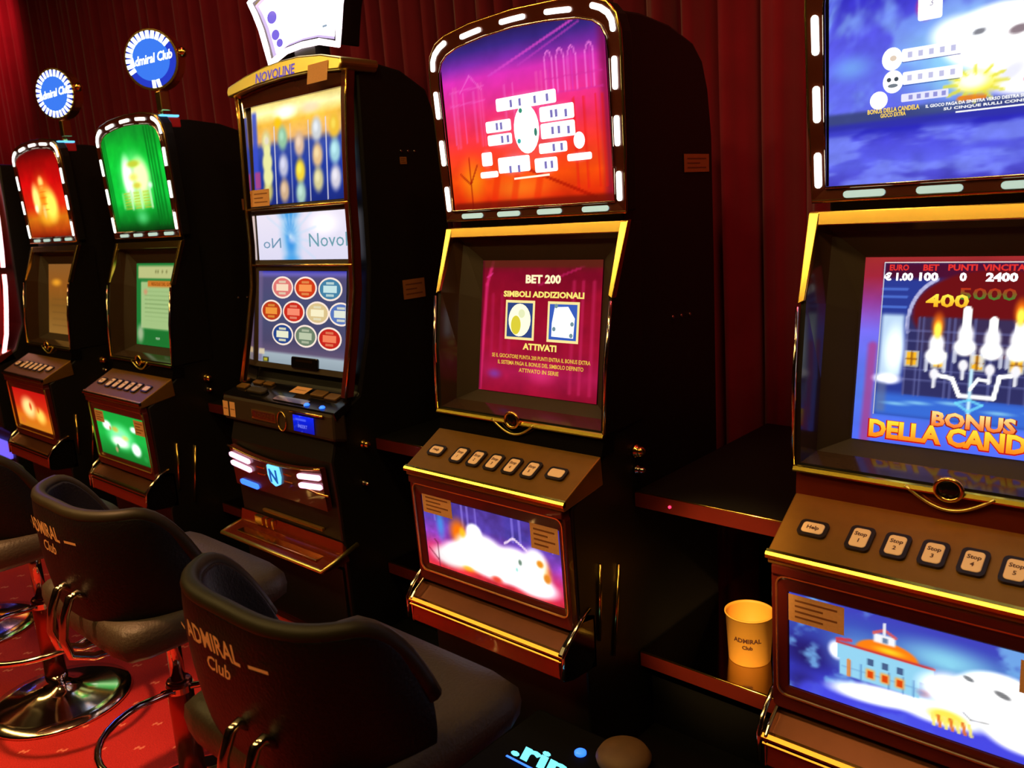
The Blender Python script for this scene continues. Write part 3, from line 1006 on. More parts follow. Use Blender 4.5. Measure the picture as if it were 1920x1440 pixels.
def scr_blue():
    c = Canvas(-.209, .209, 0, .367, 170, 150)
    # outer glow frame, blue below and violet-red above
    c.ramp([(0, (85, 110, 250)), (.10, (90, 130, 250)), (.22, (120, 110, 240)), (.28, (150, 60, 150)), (.33, (170, 40, 60)), (.367, (165, 45, 45))])
    c.noise(.1, 6)
    c.line([(-.185, .0), (-.182, .19)], .006, (200, 50, 110), .6, e=.012)
    # inner picture
    c.rect(-.171, .21, .055, .356, (45, 60, 150), .0015)
    c.rect(-.171, .21, .055, .10, (60, 115, 225), .01, .9)
    c.rect(-.120, .21, .10, .255, (50, 48, 95), .002, .9)
    c.rect(-.171, .21, .325, .356, (80, 15, 45), .006, .95)
    # dark red arch
    c.blob(.03, .262, .15, .085, (112, 18, 22), .10, 1)
    c.line([(-.120 + .15 * (1 - math.cos(t)) * .5, .24 + .09 * math.sin(t)) for t in np.linspace(-.2, 1.2, 10)], .005, (190, 190, 230), .9)
    c.rect(-.100, .21, .185, .252, (58, 50, 90), .004, .95)
    # facade lines
    for x in (-.118, -.098, -.09, -.045, -.035, .0, .03, .065, .09, .12, .15, .18):
        c.line([(x, .10), (x, .25)], .0022, (110, 115, 175), .55)
    for y in (.13, .15, .205, .225):
        c.line([(-.12, y), (.21, y)], .0018, (115, 120, 180), .5)
    for x in (-.107, -.058, .008, .072, .13):
        c.rect(x - .013, x + .013, .155, .186, (200, 200, 190), .001, .9)
        c.rect(x - .009, x + .009, .158, .183, (255, 190, 40), .001, 1)
        c.line([(x, .158), (x, .183)], .002, (140, 80, 20), .8)
        c.line([(x - .009, .170), (x + .009, .170)], .002, (140, 80, 20), .8)
    # white lamp post glow at left
    c.rect(-.168, -.126, .135, .255, (205, 232, 255), .006, .95)
    c.blob(-.140, .185, .028, .07, (275, 290, 300), .8, .95)
    c.blob(-.150, .128, .035, .015, (290, 290, 300), .6, .95)
    c.rect(-.168, -.150, .062, .12, (110, 120, 150), .006, .6)
    for y in (.27, .29, .305):
        c.line([(-.17, y), (-.125, y)], .003, (90, 130, 230), .7)
    for (x, y) in ((-.13, .08), (-.09, .085), (-.03, .09), (.05, .08), (.12, .085)):
        c.blob(x, y, .04, .006, (150, 220, 250), 1, .8)
    # chandelier
    Wt = (290, 290, 285)
    c.line([(-.062, .143), (-.032, .138), (-.018, .107), (.04, .107), (.047, .148), (.065, .15)], .0055, Wt)
    c.line([(.0, .075), (.0, .155)], .005, (200, 240, 255))
    c.line([(.0, .12), (.012, .14), (.03, .138)], .004, Wt)
    for x, y0, y1, lit in ((-.064, .150, .215, 1), (-.015, .17, .268, 0), (.030, .165, .250, 0), (.072, .165, .245, 1), (.115, .165, .25, 0)):
        c.line([(x, y0 + .02), (x, y1)], .012, Wt)
        c.blob(x, y0 + .028, .024, .020, Wt, .4)
        c.blob(x, y0 + .05, .018, .03, (290, 290, 290), .5, .9)
        c.blob(x, y0 - .006, .011, .014, (255, 250, 255), .5)
        c.line([(x, y0 - .03), (x, y0)], .005, (250, 250, 255), .9)
        c.line([(x - .016, y0), (x - .016, y0 + .02)], .004, (230, 235, 250), .8)
        c.line([(x + .016, y0), (x + .016, y0 + .02)], .004, (230, 235, 250), .8)
        if lit:
            c.blob(x, y1 + .022, .016, .034, (255, 120, 20), .8)
            c.blob(x, y1 + .014, .010, .022, (300, 270, 90), .7)
    c.line([(.0, .10), (-.022, .092), (.0, .078), (.022, .092), (.0, .10)], .003, (120, 225, 255), .8)
    c.prect(-.171, .209, .3555, .3575, (230, 215, 210), 1, 1); c.prect(-.1715, -.1695, .055, .357, (190, 190, 210), 1, 1)
    # lettering
    R = (225, 50, 45); W = (255, 250, 250)
    for tx, x, wd in (('EURO', -.143, .036), ('BET', -.085, .028), ('PUNTI', -.030, .050), ('VINCITA', .038, .070)):
        c.text(tx, x, .3465, .012, R, 1.1, 2, wd, .035)
    for tx, x, wd in (('\u20ac 1.00', -.143, .054), ('100', -.088, .034), ('0', -.028, .012), ('2400', .036, .052)):
        c.text(tx, x, .329, .0165, W, 1.6, 3, wd, .045)
    c.text('5000', .015, .298, .022, (200, 45, 25), 1, 2, .095, .02, (60, 140, 50))
    c.text('400', -.052, .284, .025, (255, 240, 80), 1.1, 3, .075, .03, (245, 170, 30))
    c.text('BONUS', .010, .058, .032, (150, 30, 20), 1, 3, .148, .07)
    c.text('BONUS', .010, .059, .029, (255, 225, 140), 1.15, 4, .142, .04, (240, 110, 40))
    c.text('DELLA CANDELA', .002, .026, .040, (200, 25, 15), 1, 3, .362, .075, clip=(-.208, .208))
    c.text('DELLA CANDELA', .002, .027, .036, (255, 225, 60), 1.15, 4, .356, .045, (250, 125, 25), clip=(-.208, .208))
    return c


def belly_blue():
    c = Canvas(-.244, .244, 0, .205, 190, 90)
    c.ramp([(0, (70, 72, 225)), (.05, (55, 58, 190)), (.10, (42, 44, 150)), (.16, (60, 90, 190)), (.205, (62, 66, 190))])
    c.blob(-.21, .08, .07, .05, (30, 26, 95), 1, .9)
    c.noise(.8, 5, 2, (125, 190, 245), .50)
    c.blob(-.22, .02, .05, .04, (35, 32, 110), 1, .8)
    c.line([(-.2, .0), (0, .018), (.2, .03)], .03, (72, 76, 235), .8, e=.02)
    c.blob(-.10, .11, .10, .07, (130, 205, 250), 1, .8)
    c.blob(.04, .15, .13, .05, (150, 230, 250), 1, .9)
    # snow bank
    c.blob(-.075, .040, .115, .026, (285, 290, 300), .5, 1, ang=.12)
    c.blob(.03, .045, .10, .03, (285, 290, 300), .5, 1)
    c.blob(-.15, .11, .022, .026, (290, 290, 300), .6, 1)
    # palace
    c.rect(-.145, -.002, .062, .128, (150, 215, 245), .002, 1)
    for x in (-.125, -.105, -.055, -.03, -.012):
        c.line([(x, .062), (x, .128)], .002, (90, 140, 200), .7)
    for y in (.08, .098, .112):
        c.line([(-.14, y), (-.002, y)], .0012, (110, 160, 210), .5)
    c.blob(-.060, .128, .060, .030, (255, 130, 20), .15, 1)
    c.rect(-.15, .02, .095, .1255, (150, 215, 245), .001, 1)
    c.blob(-.055, .138, .040, .010, (255, 225, 40), 1, .9)
    c.line([(-.150, .128), (.020, .128)], .004, (205, 60, 60), .9)
    c.line([(-.150, .134), (-.125, .138)], .005, (215, 60, 70), .9)
    c.rect(-.083, -.045, .150, .168, (250, 250, 255), .003, 1)
    c.line([(-.083, .168), (-.064, .178), (-.045, .168)], .004, (220, 90, 90), .9)
    c.line([(-.064, .17), (-.064, .19)], .003, (255, 255, 255), .9)
    c.rect(-.068, -.058, .152, .163, (90, 120, 160), .001, .9)
    for x in (-.088, -.062, -.036):
        c.rect(x - .006, x + .006, .098, .112, (60, 85, 130), .001, .9)
        c.rect(x - .008, x + .008, .070, .090, (255, 170, 60), .004, 1)
        c.rect(x - .0045, x + .0045, .072, .086, (225, 70, 10), .001, 1)
    c.line([(-.128, .065), (-.128, .095)], .006, (240, 130, 40), .8)
    # theatre mask
    c.blob(.055, .095, .075, .045, (295, 295, 300), .5, 1)
    c.blob(.125, .100, .085, .062, (300, 300, 300), .2, 1)
    c.blob(.16, .055, .075, .045, (300, 300, 300), .35, 1)
    c.blob(.20, .03, .06, .02, (290, 292, 300), .5, 1)
    c.blob(.076, .130, .012, .006, (110, 115, 120), .5, .9, ang=-.3)
    c.blob(.128, .117, .018, .0075, (110, 112, 115), .5, .9, ang=-.3)
    c.line([(.07, .062), (.082, .052), (.11, .055)], .0015, (150, 150, 150), .7)
    c.blob(.045, .042, .045, .020, (255, 240, 90), .6, 1)
    for k in range(7):
        c.line([(.02 + k * .010, .040), (.024 + k * .010, .020)], .004, (235, 120, 40) if k % 2 else (255, 240, 120), .9)
    c.blob(.005, .075, .018, .012, (235, 150, 150), 1, .7)
    c.blob(.0, .075, .015, .006, (130, 160, 220), 1, .6)
    return c


def top_green():
    c = Canvas(-.272, .272, .022, .46, 70, 80, inn_top)
    c.ramp([(.02, (12, 50, 12)), (.07, (15, 130, 35)), (.15, (20, 200, 60)), (.30, (20, 215, 60)), (.38, (20, 190, 50)), (.46, (20, 140, 40))])
    c.noise(.15, 8)
    for x in (-.26, -.24, .15, .175, .20, .23):
        c.line([(x, .05), (x, .44)], .008, (8, 110, 25), .7, e=.008)
    c.blob(-.02, .24, .19, .17, (60, 235, 110), 1, .8)
    c.blob(0.0, .08, .09, .045, (110, 245, 150), 1, .7)
    c.blob(0, .235, .19, .15, (160, 280, 160), .8, .95)
    c.blob(0, .16, .15, .06, (225, 280, 150), .8, .8)
    c.blob(-.07, .25, .07, .12, (270, 295, 260), .6, 1)
    c.blob(.05, .25, .10, .10, (265, 295, 200), .6, 1)
    c.blob(0, .305, .085, .022, (205, 215, 60), .7, 1)
    c.blob(-.02, .25, .06, .025, (250, 245, 120), .8, 1)
    c.blob(.0, .215, .06, .022, (230, 210, 60), .8, .9)
    c.blob(.12, .21, .03, .02, (240, 290, 240), .8, 1)
    for k, x in enumerate((-.11, -.02, .07)):
        for j in range(6):
            c.rect(x - .03, x + .03, .12 + j * .0125, .126 + j * .0125, (190, 200, 50), .003, .95)
        c.rect(x + .03, x + .048, .115, .20, (200, 255, 190), .006, .9)
    c.rect(-.16, -.14, .12, .19, (130, 245, 130), .008, .8)
    return c


def scr_green():
    c = Canvas(-.209, .209, 0, .367, 60, 60)
    c.ramp([(0, (30, 120, 50)), (.367, (35, 125, 55))])
    c.rect(-.19, .21, .30, .355, (190, 195, 130), .004)
    c.rect(-.165, .21, .075, .285, (165, 195, 130), .004)
    c.rect(-.21, .21, .0, .07, (30, 115, 45), .01)
    c.blob(-.17, .05, .05, .06, (175, 190, 150), .8, .9)
    c.rect(-.10, .19, .262, .290, (205, 120, 40), .003)
    c.text('REGOLE DEL GIOCO', .05, .276, .014, (110, 50, 10), 1, 2, .22, .01)
    for k in range(9):
        c.rect(-.13, .17 - .03 * (k % 3), .095 + k * .018, .098 + k * .018, (120, 150, 90), .002, .7)
    c.blob(-.12, .24, .03, .02, (210, 150, 110), .8, .9)
    for x in (-.02, .0, .04, .08):
        c.blob(x, .33, .010, .010, (110, 110, 60), .6, .8)
    c.text('PREMI', 0, .035, .010, (200, 225, 190), 1, 2)
    return c


def belly_green():
    c = Canvas(-.244, .244, 0, .205, 70, 45)
    c.ramp([(0, (15, 120, 40)), (.1, (25, 190, 70)), (.205, (20, 170, 60))])
    c.blob(-.02, .10, .18, .08, (150, 285, 190), .8, 1)
    c.blob(-.14, .14, .06, .03, (280, 290, 280), .6, 1)
    c.blob(-.03, .075, .12, .035, (285, 290, 270), .7, 1)
    c.blob(.12, .06, .06, .04, (285, 290, 285), .6, 1)
    c.blob(.13, .15, .05, .02, (270, 290, 270), .7, 1)
    c.blob(-.06, .13, .05, .02, (235, 190, 60), .8, .8)
    c.blob(.03, .10, .05, .018, (240, 230, 110), .8, .8)
    c.blob(-.11, .13, .012, .015, (200, 110, 30), .7, .9)
    c.blob(-.06, .05, .02, .02, (40, 120, 50), .6, .8)
    c.blob(-.08, .035, .02, .02, (220, 160, 120), .7, .8)
    c.blob(.2, .03, .03, .02, (40, 160, 70), .8, .8)
    return c


def top_red():
    c = Canvas(-.272, .272, .022, .46, 60, 80, inn_top)
    c.ramp([(.02, (130, 25, 8)), (.06, (190, 70, 15)), (.12, (225, 120, 20)), (.18, (225, 40, 15)), (.30, (215, 12, 12)), (.40, (160, 10, 8)), (.46, (90, 8, 8))])
    c.noise(.15, 6)
    c.blob(0, .23, .17, .16, (255, 110, 20), 1, .85)
    c.blob(0, .12, .17, .06, (255, 180, 30), .9, .9)
    c.blob(0, .20, .16, .14, (280, 190, 60), .8, .9)
    c.blob(-.10, .22, .07, .10, (295, 265, 140), .7, 1)
    c.blob(.08, .18, .12, .11, (295, 265, 100), .7, 1)
    c.blob(.0, .30, .05, .04, (290, 230, 120), .8, 1)
    c.blob(-.01, .215, .06, .05, (255, 140, 20), .8, .8)
    for yy in (.16, .19, .22, .25, .28):
        c.blob(.0, yy, .07, .006, (240, 90, 10), .8, .6)
    c.blob(-.12, .17, .035, .03, (295, 280, 230), .7, .9)
    c.blob(-.02, .15, .03, .05, (290, 230, 150), .8, .7)
    return c


def scr_red():
    c = Canvas(-.209, .209, 0, .367, 50, 60)
    c.ramp([(0, (150, 105, 45)), (.15, (130, 85, 30)), (.25, (150, 88, 28)), (.367, (140, 90, 40))])
    c.blob(-.10, .27, .10, .03, (240, 160, 40), .9, 1)
    for k in range(5):
        c.rect(-.16, .16, .04 + k * .035, .045 + k * .035, (110, 75, 30), .004, .6)
    return c


def belly_red():
    c = Canvas(-.244, .244, 0, .205, 60, 40)
    c.ramp([(0, (220, 130, 30)), (.06, (235, 120, 25)), (.12, (220, 50, 20)), (.205, (200, 20, 15))])
    c.blob(-.05, .11, .14, .08, (285, 240, 150), .7, 1)
    c.blob(.10, .08, .10, .06, (285, 230, 100), .8, 1)
    c.blob(-.02, .12, .025, .03, (225, 60, 20), .7, .9)
    c.blob(.08, .11, .02, .025, (230, 90, 20), .7, .8)
    c.blob(-.17, .03, .05, .03, (225, 110, 40), .9, .8)
    return c


HELP = (-.216, .074, .042, .026, 'Help')
ST = [(-.127 + k * .0637, .074, .031, .045, 'Stop\n%d' % (k + 1)) for k in range(5)]
STP = (.206, .079, .044, .026, '')
GA = 'arched topper slot machines along the curtain'
x1, x2, x5 = -3.2454, -2.1889, 1.0621
mA1 = arched_machine(x1, 'slot machine with red and orange flame artwork, round blue sign on top', top_red(), scr_red(), belly_red(), [], [HELP] + ST + [STP], GA)
mA2 = arched_machine(x2, 'slot machine with bright green topper and green belly glass, round blue sign on top', top_green(), scr_green(), belly_green(), [(-.24, -.15, .15, .203), (.15, .24, .135, .20)], [HELP] + ST + [STP], GA)
mA4 = arched_machine(0, 'slot machine with pink and orange city topper and dark red BET 200 screen', top_pink(), scr_pink(), belly_pink(), [(-.240, -.125, .158, .215), (.154, .243, .142, .209)], [HELP] + ST + [STP], GA)
mA5 = arched_machine(x5, 'slot machine at right edge with blue theatre mask topper and chandelier bonus screen', top_blue(), scr_blue(), belly_blue(), [(-.244, -.136, .146, .203), (.152, .243, .135, .195)], [HELP] + ST + [STP], GA)


# round lit signs on poles above the two left machines
def round_sign(parent, az, lx, txt='Admiral Club', star=False):
    a = math.radians(az)
    n = Vector((math.cos(a), math.sin(a), 0))
    s = Vector((-n.y, n.x, 0))
    c0 = Vector((lx, .30, 2.155))

    def mp(p, q, d=0.0):
        v = c0 + s * p + Vector((0, 0, q)) + n * d
        return (v.x, v.y, v.z)
    R = .118
    circ = lambda r, n_=40: [(r * math.cos(2 * PI * k / n_), r * math.sin(2 * PI * k / n_)) for k in range(n_)]
    q = MB()
    q.slab(circ(R), mp, -.05, .0)
    q.slab(circ(R * .6), mp, -.085, -.05)
    hs = q.build('round_sign', GOLD, parent, bevel=.004)
    q = MB(); q.ring(circ(R), circ(R * .93), mp, 0, .008)
    q.build('sign_rim', GOLD, hs, smooth=False)
    q = MB(); q.lathe([(.018, 0), (.022, .01), (.014, .03), (.001, .036)], mp(R * 1.0, .02, -.02), 14, 'x')
    q.build('sign_knob', GOLD, hs, smooth=True)
    q = MB(); q.tube([mp(0, -R, -.03), (lx, .30, 1.90)], .012, 10)
    q.build('sign_pole', GOLD, hs, smooth=True)
    q = MB(); q.box(lx + .0, lx + .04, .29, .33, 1.955, 2.03)
    q.build('pole_box', GOLD, hs, bevel=.003)
    c = Canvas(-R * .90, R * .90, -R * .90, R * .90, 3, 3)
    c.over = []
    # face as a disc: blue glass with lit ring teeth and lettering
    c.ell(0, 0, R * .92, R * .92, (40, 60, 200), 1.0, 1, 40)
    c.ell(0, 0, R * .70, R * .70, (60, 120, 235), 1.1, 4, 40)
    for k in range(28):
        an = 2 * PI * k / 28
        if star or (.5 < an < 3.6) or (4.5 < an < 5.0):
            r1, r2 = R * .68, R * .93
            w_ = .098 if not star else .080
            c.poly([(r1 * math.cos(an - w_), r1 * math.sin(an - w_)), (r2 * math.cos(an - w_ * .7), r2 * math.sin(an - w_ * .7)), (r2 * math.cos(an + w_ * .7), r2 * math.sin(an + w_ * .7)), (r1 * math.cos(an + w_), r1 * math.sin(an + w_))], (225, 240, 255), 3.0, 5)
    c.text(txt, 0, .004, .036, (245, 250, 255), 2.6, 7, R * 1.62, .018, shear=.2, slope=.12)
    X, Y = c.X * 0, c.Y * 0
    c.X, c.Y = c.X * .3, c.Y * .3
    c.C[:] = (60, 120, 235)
    c.build('sign_face', mp, hs, .009)
    return hs


round_sign(mA2, -57, .205)
round_sign(mA1, -66, .255, star=True)
for mm in (mA2, mA1):
    q = MB(); q.box(.20, .283, .262, .345, 1.885, 1.925)
    q.build('red_side_lamp', mat('red_plastic', (.30, .01, .01), .4, emit=(1, .02, .02), es=.10, noise=.05), mm, bevel=.006)
    q = MB(); q.box(.215, .285, .262, .34, 1.926, 1.934)
    q.build('top_light_bar', LEDSKY, mm, bevel=.002)


# ------------------------------------------------------------------ tall curved machine
def curved_machine(x):
    t = empty('slot_machine', (x, 0, 0))
    tag(t, 'tall slot machine with gold crown, white lit shield sign and rows of round game icons', 'slot machine')
    m = MB()
    prof = [(.12, 0), (.115, .33), (.11, .56), (.10, .70), (.13, .80), (.16, .86), (.24, .90), (.30, 1.10), (.335, 1.32), (.345, 1.55), (.36, 1.93), (.36, 1.965), (.42, 1.975), (.55, 1.955), (.66, 1.90), (.70, 1.80), (.72, 1.5), (.72, 0)]
    m.prof_x(prof, -.315, .315)
    m.build('cabinet', BLACK, t, bevel=.01)
    # side rails following the curve
    rail = [(.185, .900, .322), (.232, 1.08, .317), (.272, 1.25, .313), (.286, 1.40, .311), (.290, 1.54, .311), (.300, 1.70, .313), (.312, 1.86, .319), (.318, 1.945, .330)]
    for sx in (-1, 1):
        q = MB()
        n = len(rail)
        vs = []
        for y, z, h in rail:
            vs += [(sx * h, y - .004, z), (sx * (h - .030), y - .004, z), (sx * (h - .034), y + .04, z), (sx * (h + .001), y + .028, z)]
        fs = [(4 * i + k, 4 * i + (k + 1) % 4, 4 * i + 4 + (k + 1) % 4, 4 * i + 4 + k) for i in range(n - 1) for k in range(4)] + [(0, 1, 2, 3), (4 * n - 4, 4 * n - 3, 4 * n - 2, 4 * n - 1)]
        q.add(vs, fs)
        q.build('side_rail', DARKRED if sx > 0 else CHROME, t, smooth=False, bevel=.003)
        q = MB(); q.tube([(sx * (h + .001), y - .006, z) for y, z, h in rail], .0042, 8)
        q.build('rail_edge', GOLD, t, smooth=True)
    # crown
    q = MB()
    arch = [(-.342, 1.955), (-.335, 1.972), (-.227, 1.995), (-.10, 2.010), (0, 2.014), (.10, 2.012), (.227, 1.998), (.335, 1.972), (.342, 1.955)]
    fm = lambda a, b, d=0.0: (a, .296 - d + (b - 1.955) * .20, b)
    q.slab(arch + [(.33, 1.935), (.15, 1.952), (0, 1.956), (-.15, 1.952), (-.33, 1.935)], fm, -.14, .012)
    cr = q.build('crown', EDGEGOLD, t, bevel=.006)
    q = MB()
    q.slab([(-.325, 1.932), (-.15, 1.950), (0, 1.954), (.15, 1.950), (.325, 1.932), (.312, 1.893), (-.312, 1.893)], lambda a, b, d=0.0: (a, .322 - d, b), -.02, .008)
    q.build('crown_panel', TOPFRAME, t, bevel=.002)
    vs, fs = text_mesh('NOVOLINE', .045, .001)
    q = MB(); q.add([(-.03 + v[0] * 1.05, .2835 + (v[1] + .005) * .20, 1.960 + v[1]) for v in vs], fs)
    q.build('crown_lettering', mat('violet_print', (.10, .08, .75), .4, emit=(.08, .06, .8), es=.5, noise=.03), cr)
    paper_note('sticker', fm, t, .167, .275, 1.912, 1.972, PAPER, 0, .0135, 'orange note taped on the gold crown')
    # displays
    UM = plane_map((.302, 1.545), (.333, 1.893))
    c = Canvas(-.268, .268, 0, .350, 110, 90)
    c.ramp([(0, (30, 45, 130)), (.12, (35, 60, 165)), (.20, (60, 80, 170)), (.225, (235, 180, 110)), (.28, (255, 195, 70)), (.32, (280, 270, 190)), (.35, (255, 225, 130))])
    c.noise(.12, 10)
    c.rect(-.268, -.235, 0, .33, (60, 80, 205), .01, .9)
    c.blob(-.05, .31, .10, .035, (300, 295, 260), .8, 1)
    c.blob(.10, .31, .08, .03, (255, 225, 190), .8, .8)
    c.blob(-.10, .28, .035, .03, (255, 205, 20), .8, .9)
    for cx in (-.125, -.025, .08, .18):
        c.rect(cx - .002, cx + .002, 0, .27, (225, 225, 240), .002)
    cols = [(.205, (150, 190, 160)), (.13, (190, 190, 215)), (.05, (215, 175, 130))]
    reels = {-.178: [(.22, (225, 215, 150)), (.15, (235, 230, 150)), (.05, (200, 190, 110))],
             -.075: [(.225, (150, 200, 165)), (.13, (195, 195, 220)), (.045, (210, 175, 140))],
             .025: [(.195, (225, 190, 160)), (.105, (250, 215, 60)), (.03, (170, 205, 190))],
             .128: [(.235, (210, 215, 220)), (.150, (235, 195, 140)), (.07, (215, 205, 150))],
             .225: [(.235, (245, 195, 60)), (.155, (165, 215, 225)), (.07, (215, 210, 225))]}
    for cx, rr in reels.items():
        for y, col in rr:
            c.blob(cx, y, .040, .056, col, .6, 1)
            c.blob(cx - .004, y + .008, .020, .026, tuple(min(255, k + 35) for k in col), .8, .8)
    for dy, r_ in ((.10, .045), (.15, .04), (.19, .03)):
        c.blob(-.175, dy, r_ * .9, r_, (240, 240, 165), .5, 1)
    c.blob(-.175, .225, .018, .018, (235, 225, 200), .5, 1)
    c.rect(-.262, -.225, .06, .12, (190, 70, 130), .006, .8)
    c.build('reel_screen', UM, t, .002)
    paper_note('sticker', UM, t, -.280, -.167, -.003, .057, PAPER, 3, .006, 'orange note taped on the lower left of the reel screen')
    q = MB(); q.ring(rrect(0, .175, .580, .372, .004), rrect(0, .175, .538, .352, .002), UM, -.02, .004, -.02, .0)
    q.build('reel_screen_frame', BEZEL, t)
    MM = plane_map((.293, 1.348), (.303, 1.510))
    c = Canvas(-.272, .272, 0, .162, 90, 40)
    c.ramp([(0, (225, 222, 245)), (.162, (240, 232, 248))])
    c.blob(-.06, .08, .085, .16, (95, 185, 240), 1, .95)
    c.blob(-.06, .08, .045, .12, (35, 130, 225), 1, .8)
    c.blob(-.05, .072, .04, .025, (205, 220, 255), 1, .8)
    c.blob(-.06, .16, .10, .03, (50, 150, 230), 1, .8)
    c.blob(-.06, .0, .08, .03, (60, 160, 235), 1, .8)
    c.blob(.14, .12, .13, .06, (285, 280, 285), 1, .8)
    for k in range(10):
        a = k * .35 - .5
        c.line([(-.06, .08), (-.06 + .16 * math.cos(a), .08 + .16 * math.sin(a))], .004, (190, 225, 250), .35, e=.006)
    c.text('Novol', .160, .066, .046, (110, 160, 175), 1, 2, .215, 0, clip=(-.271, .271))
    c.text('No', -.178, .060, .036, (110, 150, 180), 1, 2, .115, 0, mirror=True)
    c.build('name_panel', MM, t, .002)
    q = MB(); q.ring(rrect(0, .081, .580, .200, .004), rrect(0, .081, .546, .164, .002), MM, -.02, .005, -.02, .0)
    q.build('name_panel_frame', BEZEL, t)
    q = MB(); q.tube([(-.300, .288, 1.532), (.300, .288, 1.532)], .005, 8); q.tube([(-.300, .278, 1.330), (.300, .278, 1.330)], .004, 8)
    q.build('divider_bar', GOLD, t, smooth=True)
    LM = plane_map((.231, .976), (.282, 1.309))
    c = Canvas(-.266, .266, 0, .336, 110, 80)
    c.ramp([(0, (150, 165, 175)), (.035, (165, 180, 190)), (.045, (100, 85, 115)), (.08, (78, 72, 105)), (.2, (72, 78, 115)), (.31, (84, 76, 118)), (.325, (110, 100, 190)), (.336, (60, 60, 170))])
    c.rect(-.27, -.24, 0, .34, (120, 100, 140), .01, .6)
    c.rect(-.262, -.225, .028, .048, (215, 200, 170), .003)
    c.rect(-.235, -.195, .0, .018, (40, 40, 15), .002); c.rect(-.228, -.205, .004, .014, (190, 180, 50), .002)
    icons = [(-.110, .277, (225, 120, 115), (250, 220, 190)), (.033, .277, (210, 60, 25), (250, 150, 80)), (.177, .275, (70, 130, 165), (200, 230, 230)),
             (-.180, .191, (190, 60, 25), (240, 150, 60)), (-.038, .191, (205, 45, 30), (250, 140, 110)), (.106, .192, (220, 195, 140), (250, 240, 200)), (.240, .192, (90, 120, 190), (230, 235, 220)),
             (-.106, .108, (40, 70, 140), (235, 235, 205)), (.037, .108, (110, 130, 105), (190, 200, 170)), (.178, .106, (200, 40, 30), (245, 130, 90))]
    for x_, y_, c1, c2 in icons:
        rx = min(.066, .266 - x_)
        pts = [(min(x_ + .068 * math.cos(2 * PI * k / 28), .2655), y_ + .040 * math.sin(2 * PI * k / 28)) for k in range(28)]
        c.poly(pts, (245, 225, 210), 1.1, 1)
        pts = [(min(x_ + .060 * math.cos(2 * PI * k / 28), .2650), y_ + .034 * math.sin(2 * PI * k / 28)) for k in range(28)]
        c.poly(pts, c1, 1.0, 2)
        c.prect(x_ - .038, min(x_ + .038, .264), y_ - .012, y_ + .012, c2, 1.0, 3)
        c.prect(x_ - .022, min(x_ + .022, .264), y_ + .016, y_ + .024, c2, .8, 3)
        c.prect(x_ - .022, min(x_ + .022, .264), y_ - .025, y_ - .017, c2, .8, 3)
    c.build('menu_screen', LM, t, .002)
    q = MB(); q.ring(rrect(0, .168, .580, .378, .004), rrect(0, .168, .536, .338, .002), LM, -.02, .004, -.02, .0)
    q.build('menu_screen_frame', BEZEL, t)
    q = MB(); q.slab(rrect(.04, .012, .16, .042, .008), LM, .0, .010)
    mt = q.build('card_reader_hood', GLOSSBLACK, t, bevel=.003)
    q = MB(); q.slab([(-.01, .016), (.09, .016), (.09, .024), (-.01, .024)], LM, .010, .0108)
    q.build('hood_strip', GOLD, mt)
    # control deck
    DP = plane_map((.109, .868), (.222, .904))
    q = MB()
    deckp = [(-.345, 0), (.345, 0), (.335, .06), (.30, .118), (-.30, .118), (-.335, .06)]
    q.slab(deckp, DP, -.030, 0)
    q.build('control_deck', GLOSSBLACK, t, bevel=.004)
    for (bx, by, bw, bh, mm_) in ((-.285, .060, .06, .030, BRONZE), (-.235, .098, .060, .022, BRONZE), (-.165, .098, .055, .022, BRONZE), (.160, .088, .075, .034, BRONZE), (.245, .082, .065, .036, BRONZE)):
        q = MB(); q.slab(rrect(bx, by, bw, bh, .006), DP, 0, .008)
        q.build('deck_button', mm_, t, bevel=.002)
    q = MB(); q.slab(rrect(-.165, .045, .11, .032, .014), DP, 0, .012)
    q.build('hand_rest', BEZEL, t, bevel=.004)
    q = MB(); q.slab(rrect(.07, .028, .2, .03, .01), DP, 0, .004)
    q.build('steel_plate', CHROME, t, bevel=.002)
    paper_note('sticker', DP, t, .020, .110, .060, .100, PAPER, 1, .012, 'orange note lying on the deck buttons')
    # deck front
    q = MB(); q.prof_x([(.100, .775), (.104, .865), (.16, .86), (.16, .76)], -.34, .34)
    q.build('deck_front', BEZEL, t, bevel=.01)
    FM = plane_map((.100, .775), (.104, .865))
    for xa in (-.336, -.288):
        paper_note('sticker', FM, t, xa, xa + .036, .012, .068, PAPER, 1, .002, 'small cream card on the left of the deck front')
    q = MB(); q.ring(rrect(-.06, .040, .155, .036, .003), rrect(-.06, .040, .145, .026, .002), FM, .0, .004)
    nm = q.build('name_plate', GOLD, t)
    q = MB(); q.slab(rrect(-.06, .040, .145, .026, .002), FM, 0, .002)
    q.build('plate_field', REDMETAL, nm)
    vs, fs = text_mesh('NOVOLINE', .022, .0005)
    q = MB(); q.add([FM(-.06 + v[0], .033 + v[1], .0028) for v in vs], fs)
    q.build('plate_lettering', GOLD, nm)
    q = MB(); q.tube([FM(.055 + .026 * math.cos(2 * PI * k / 20), .035 + .034 * math.sin(2 * PI * k / 20), .004) for k in range(20)], .003, 6, closed=True)
    q.build('coin_ring', GOLD, t, smooth=True)
    cc = Canvas(.125, .245, .012, .068, 30, 16)
    cc.ramp([(0, (0, 20, 150)), (.07, (20, 40, 250))])
    cc.rect(.14, .20, .052, .057, (90, 110, 255), .002)
    cc.noise(.5, 6, 2, (120, 130, 255), .6)
    cc.text('INSERT', .180, .032, .012, (130, 140, 255), 1.0, 2)
    cc.build('blue_display', FM, t, .004)
    q = MB(); q.tube([FM(.115, .080, .006), FM(.300, .080, .006)], .0045, 8)
    q.build('display_bar', GOLD, t, smooth=True)
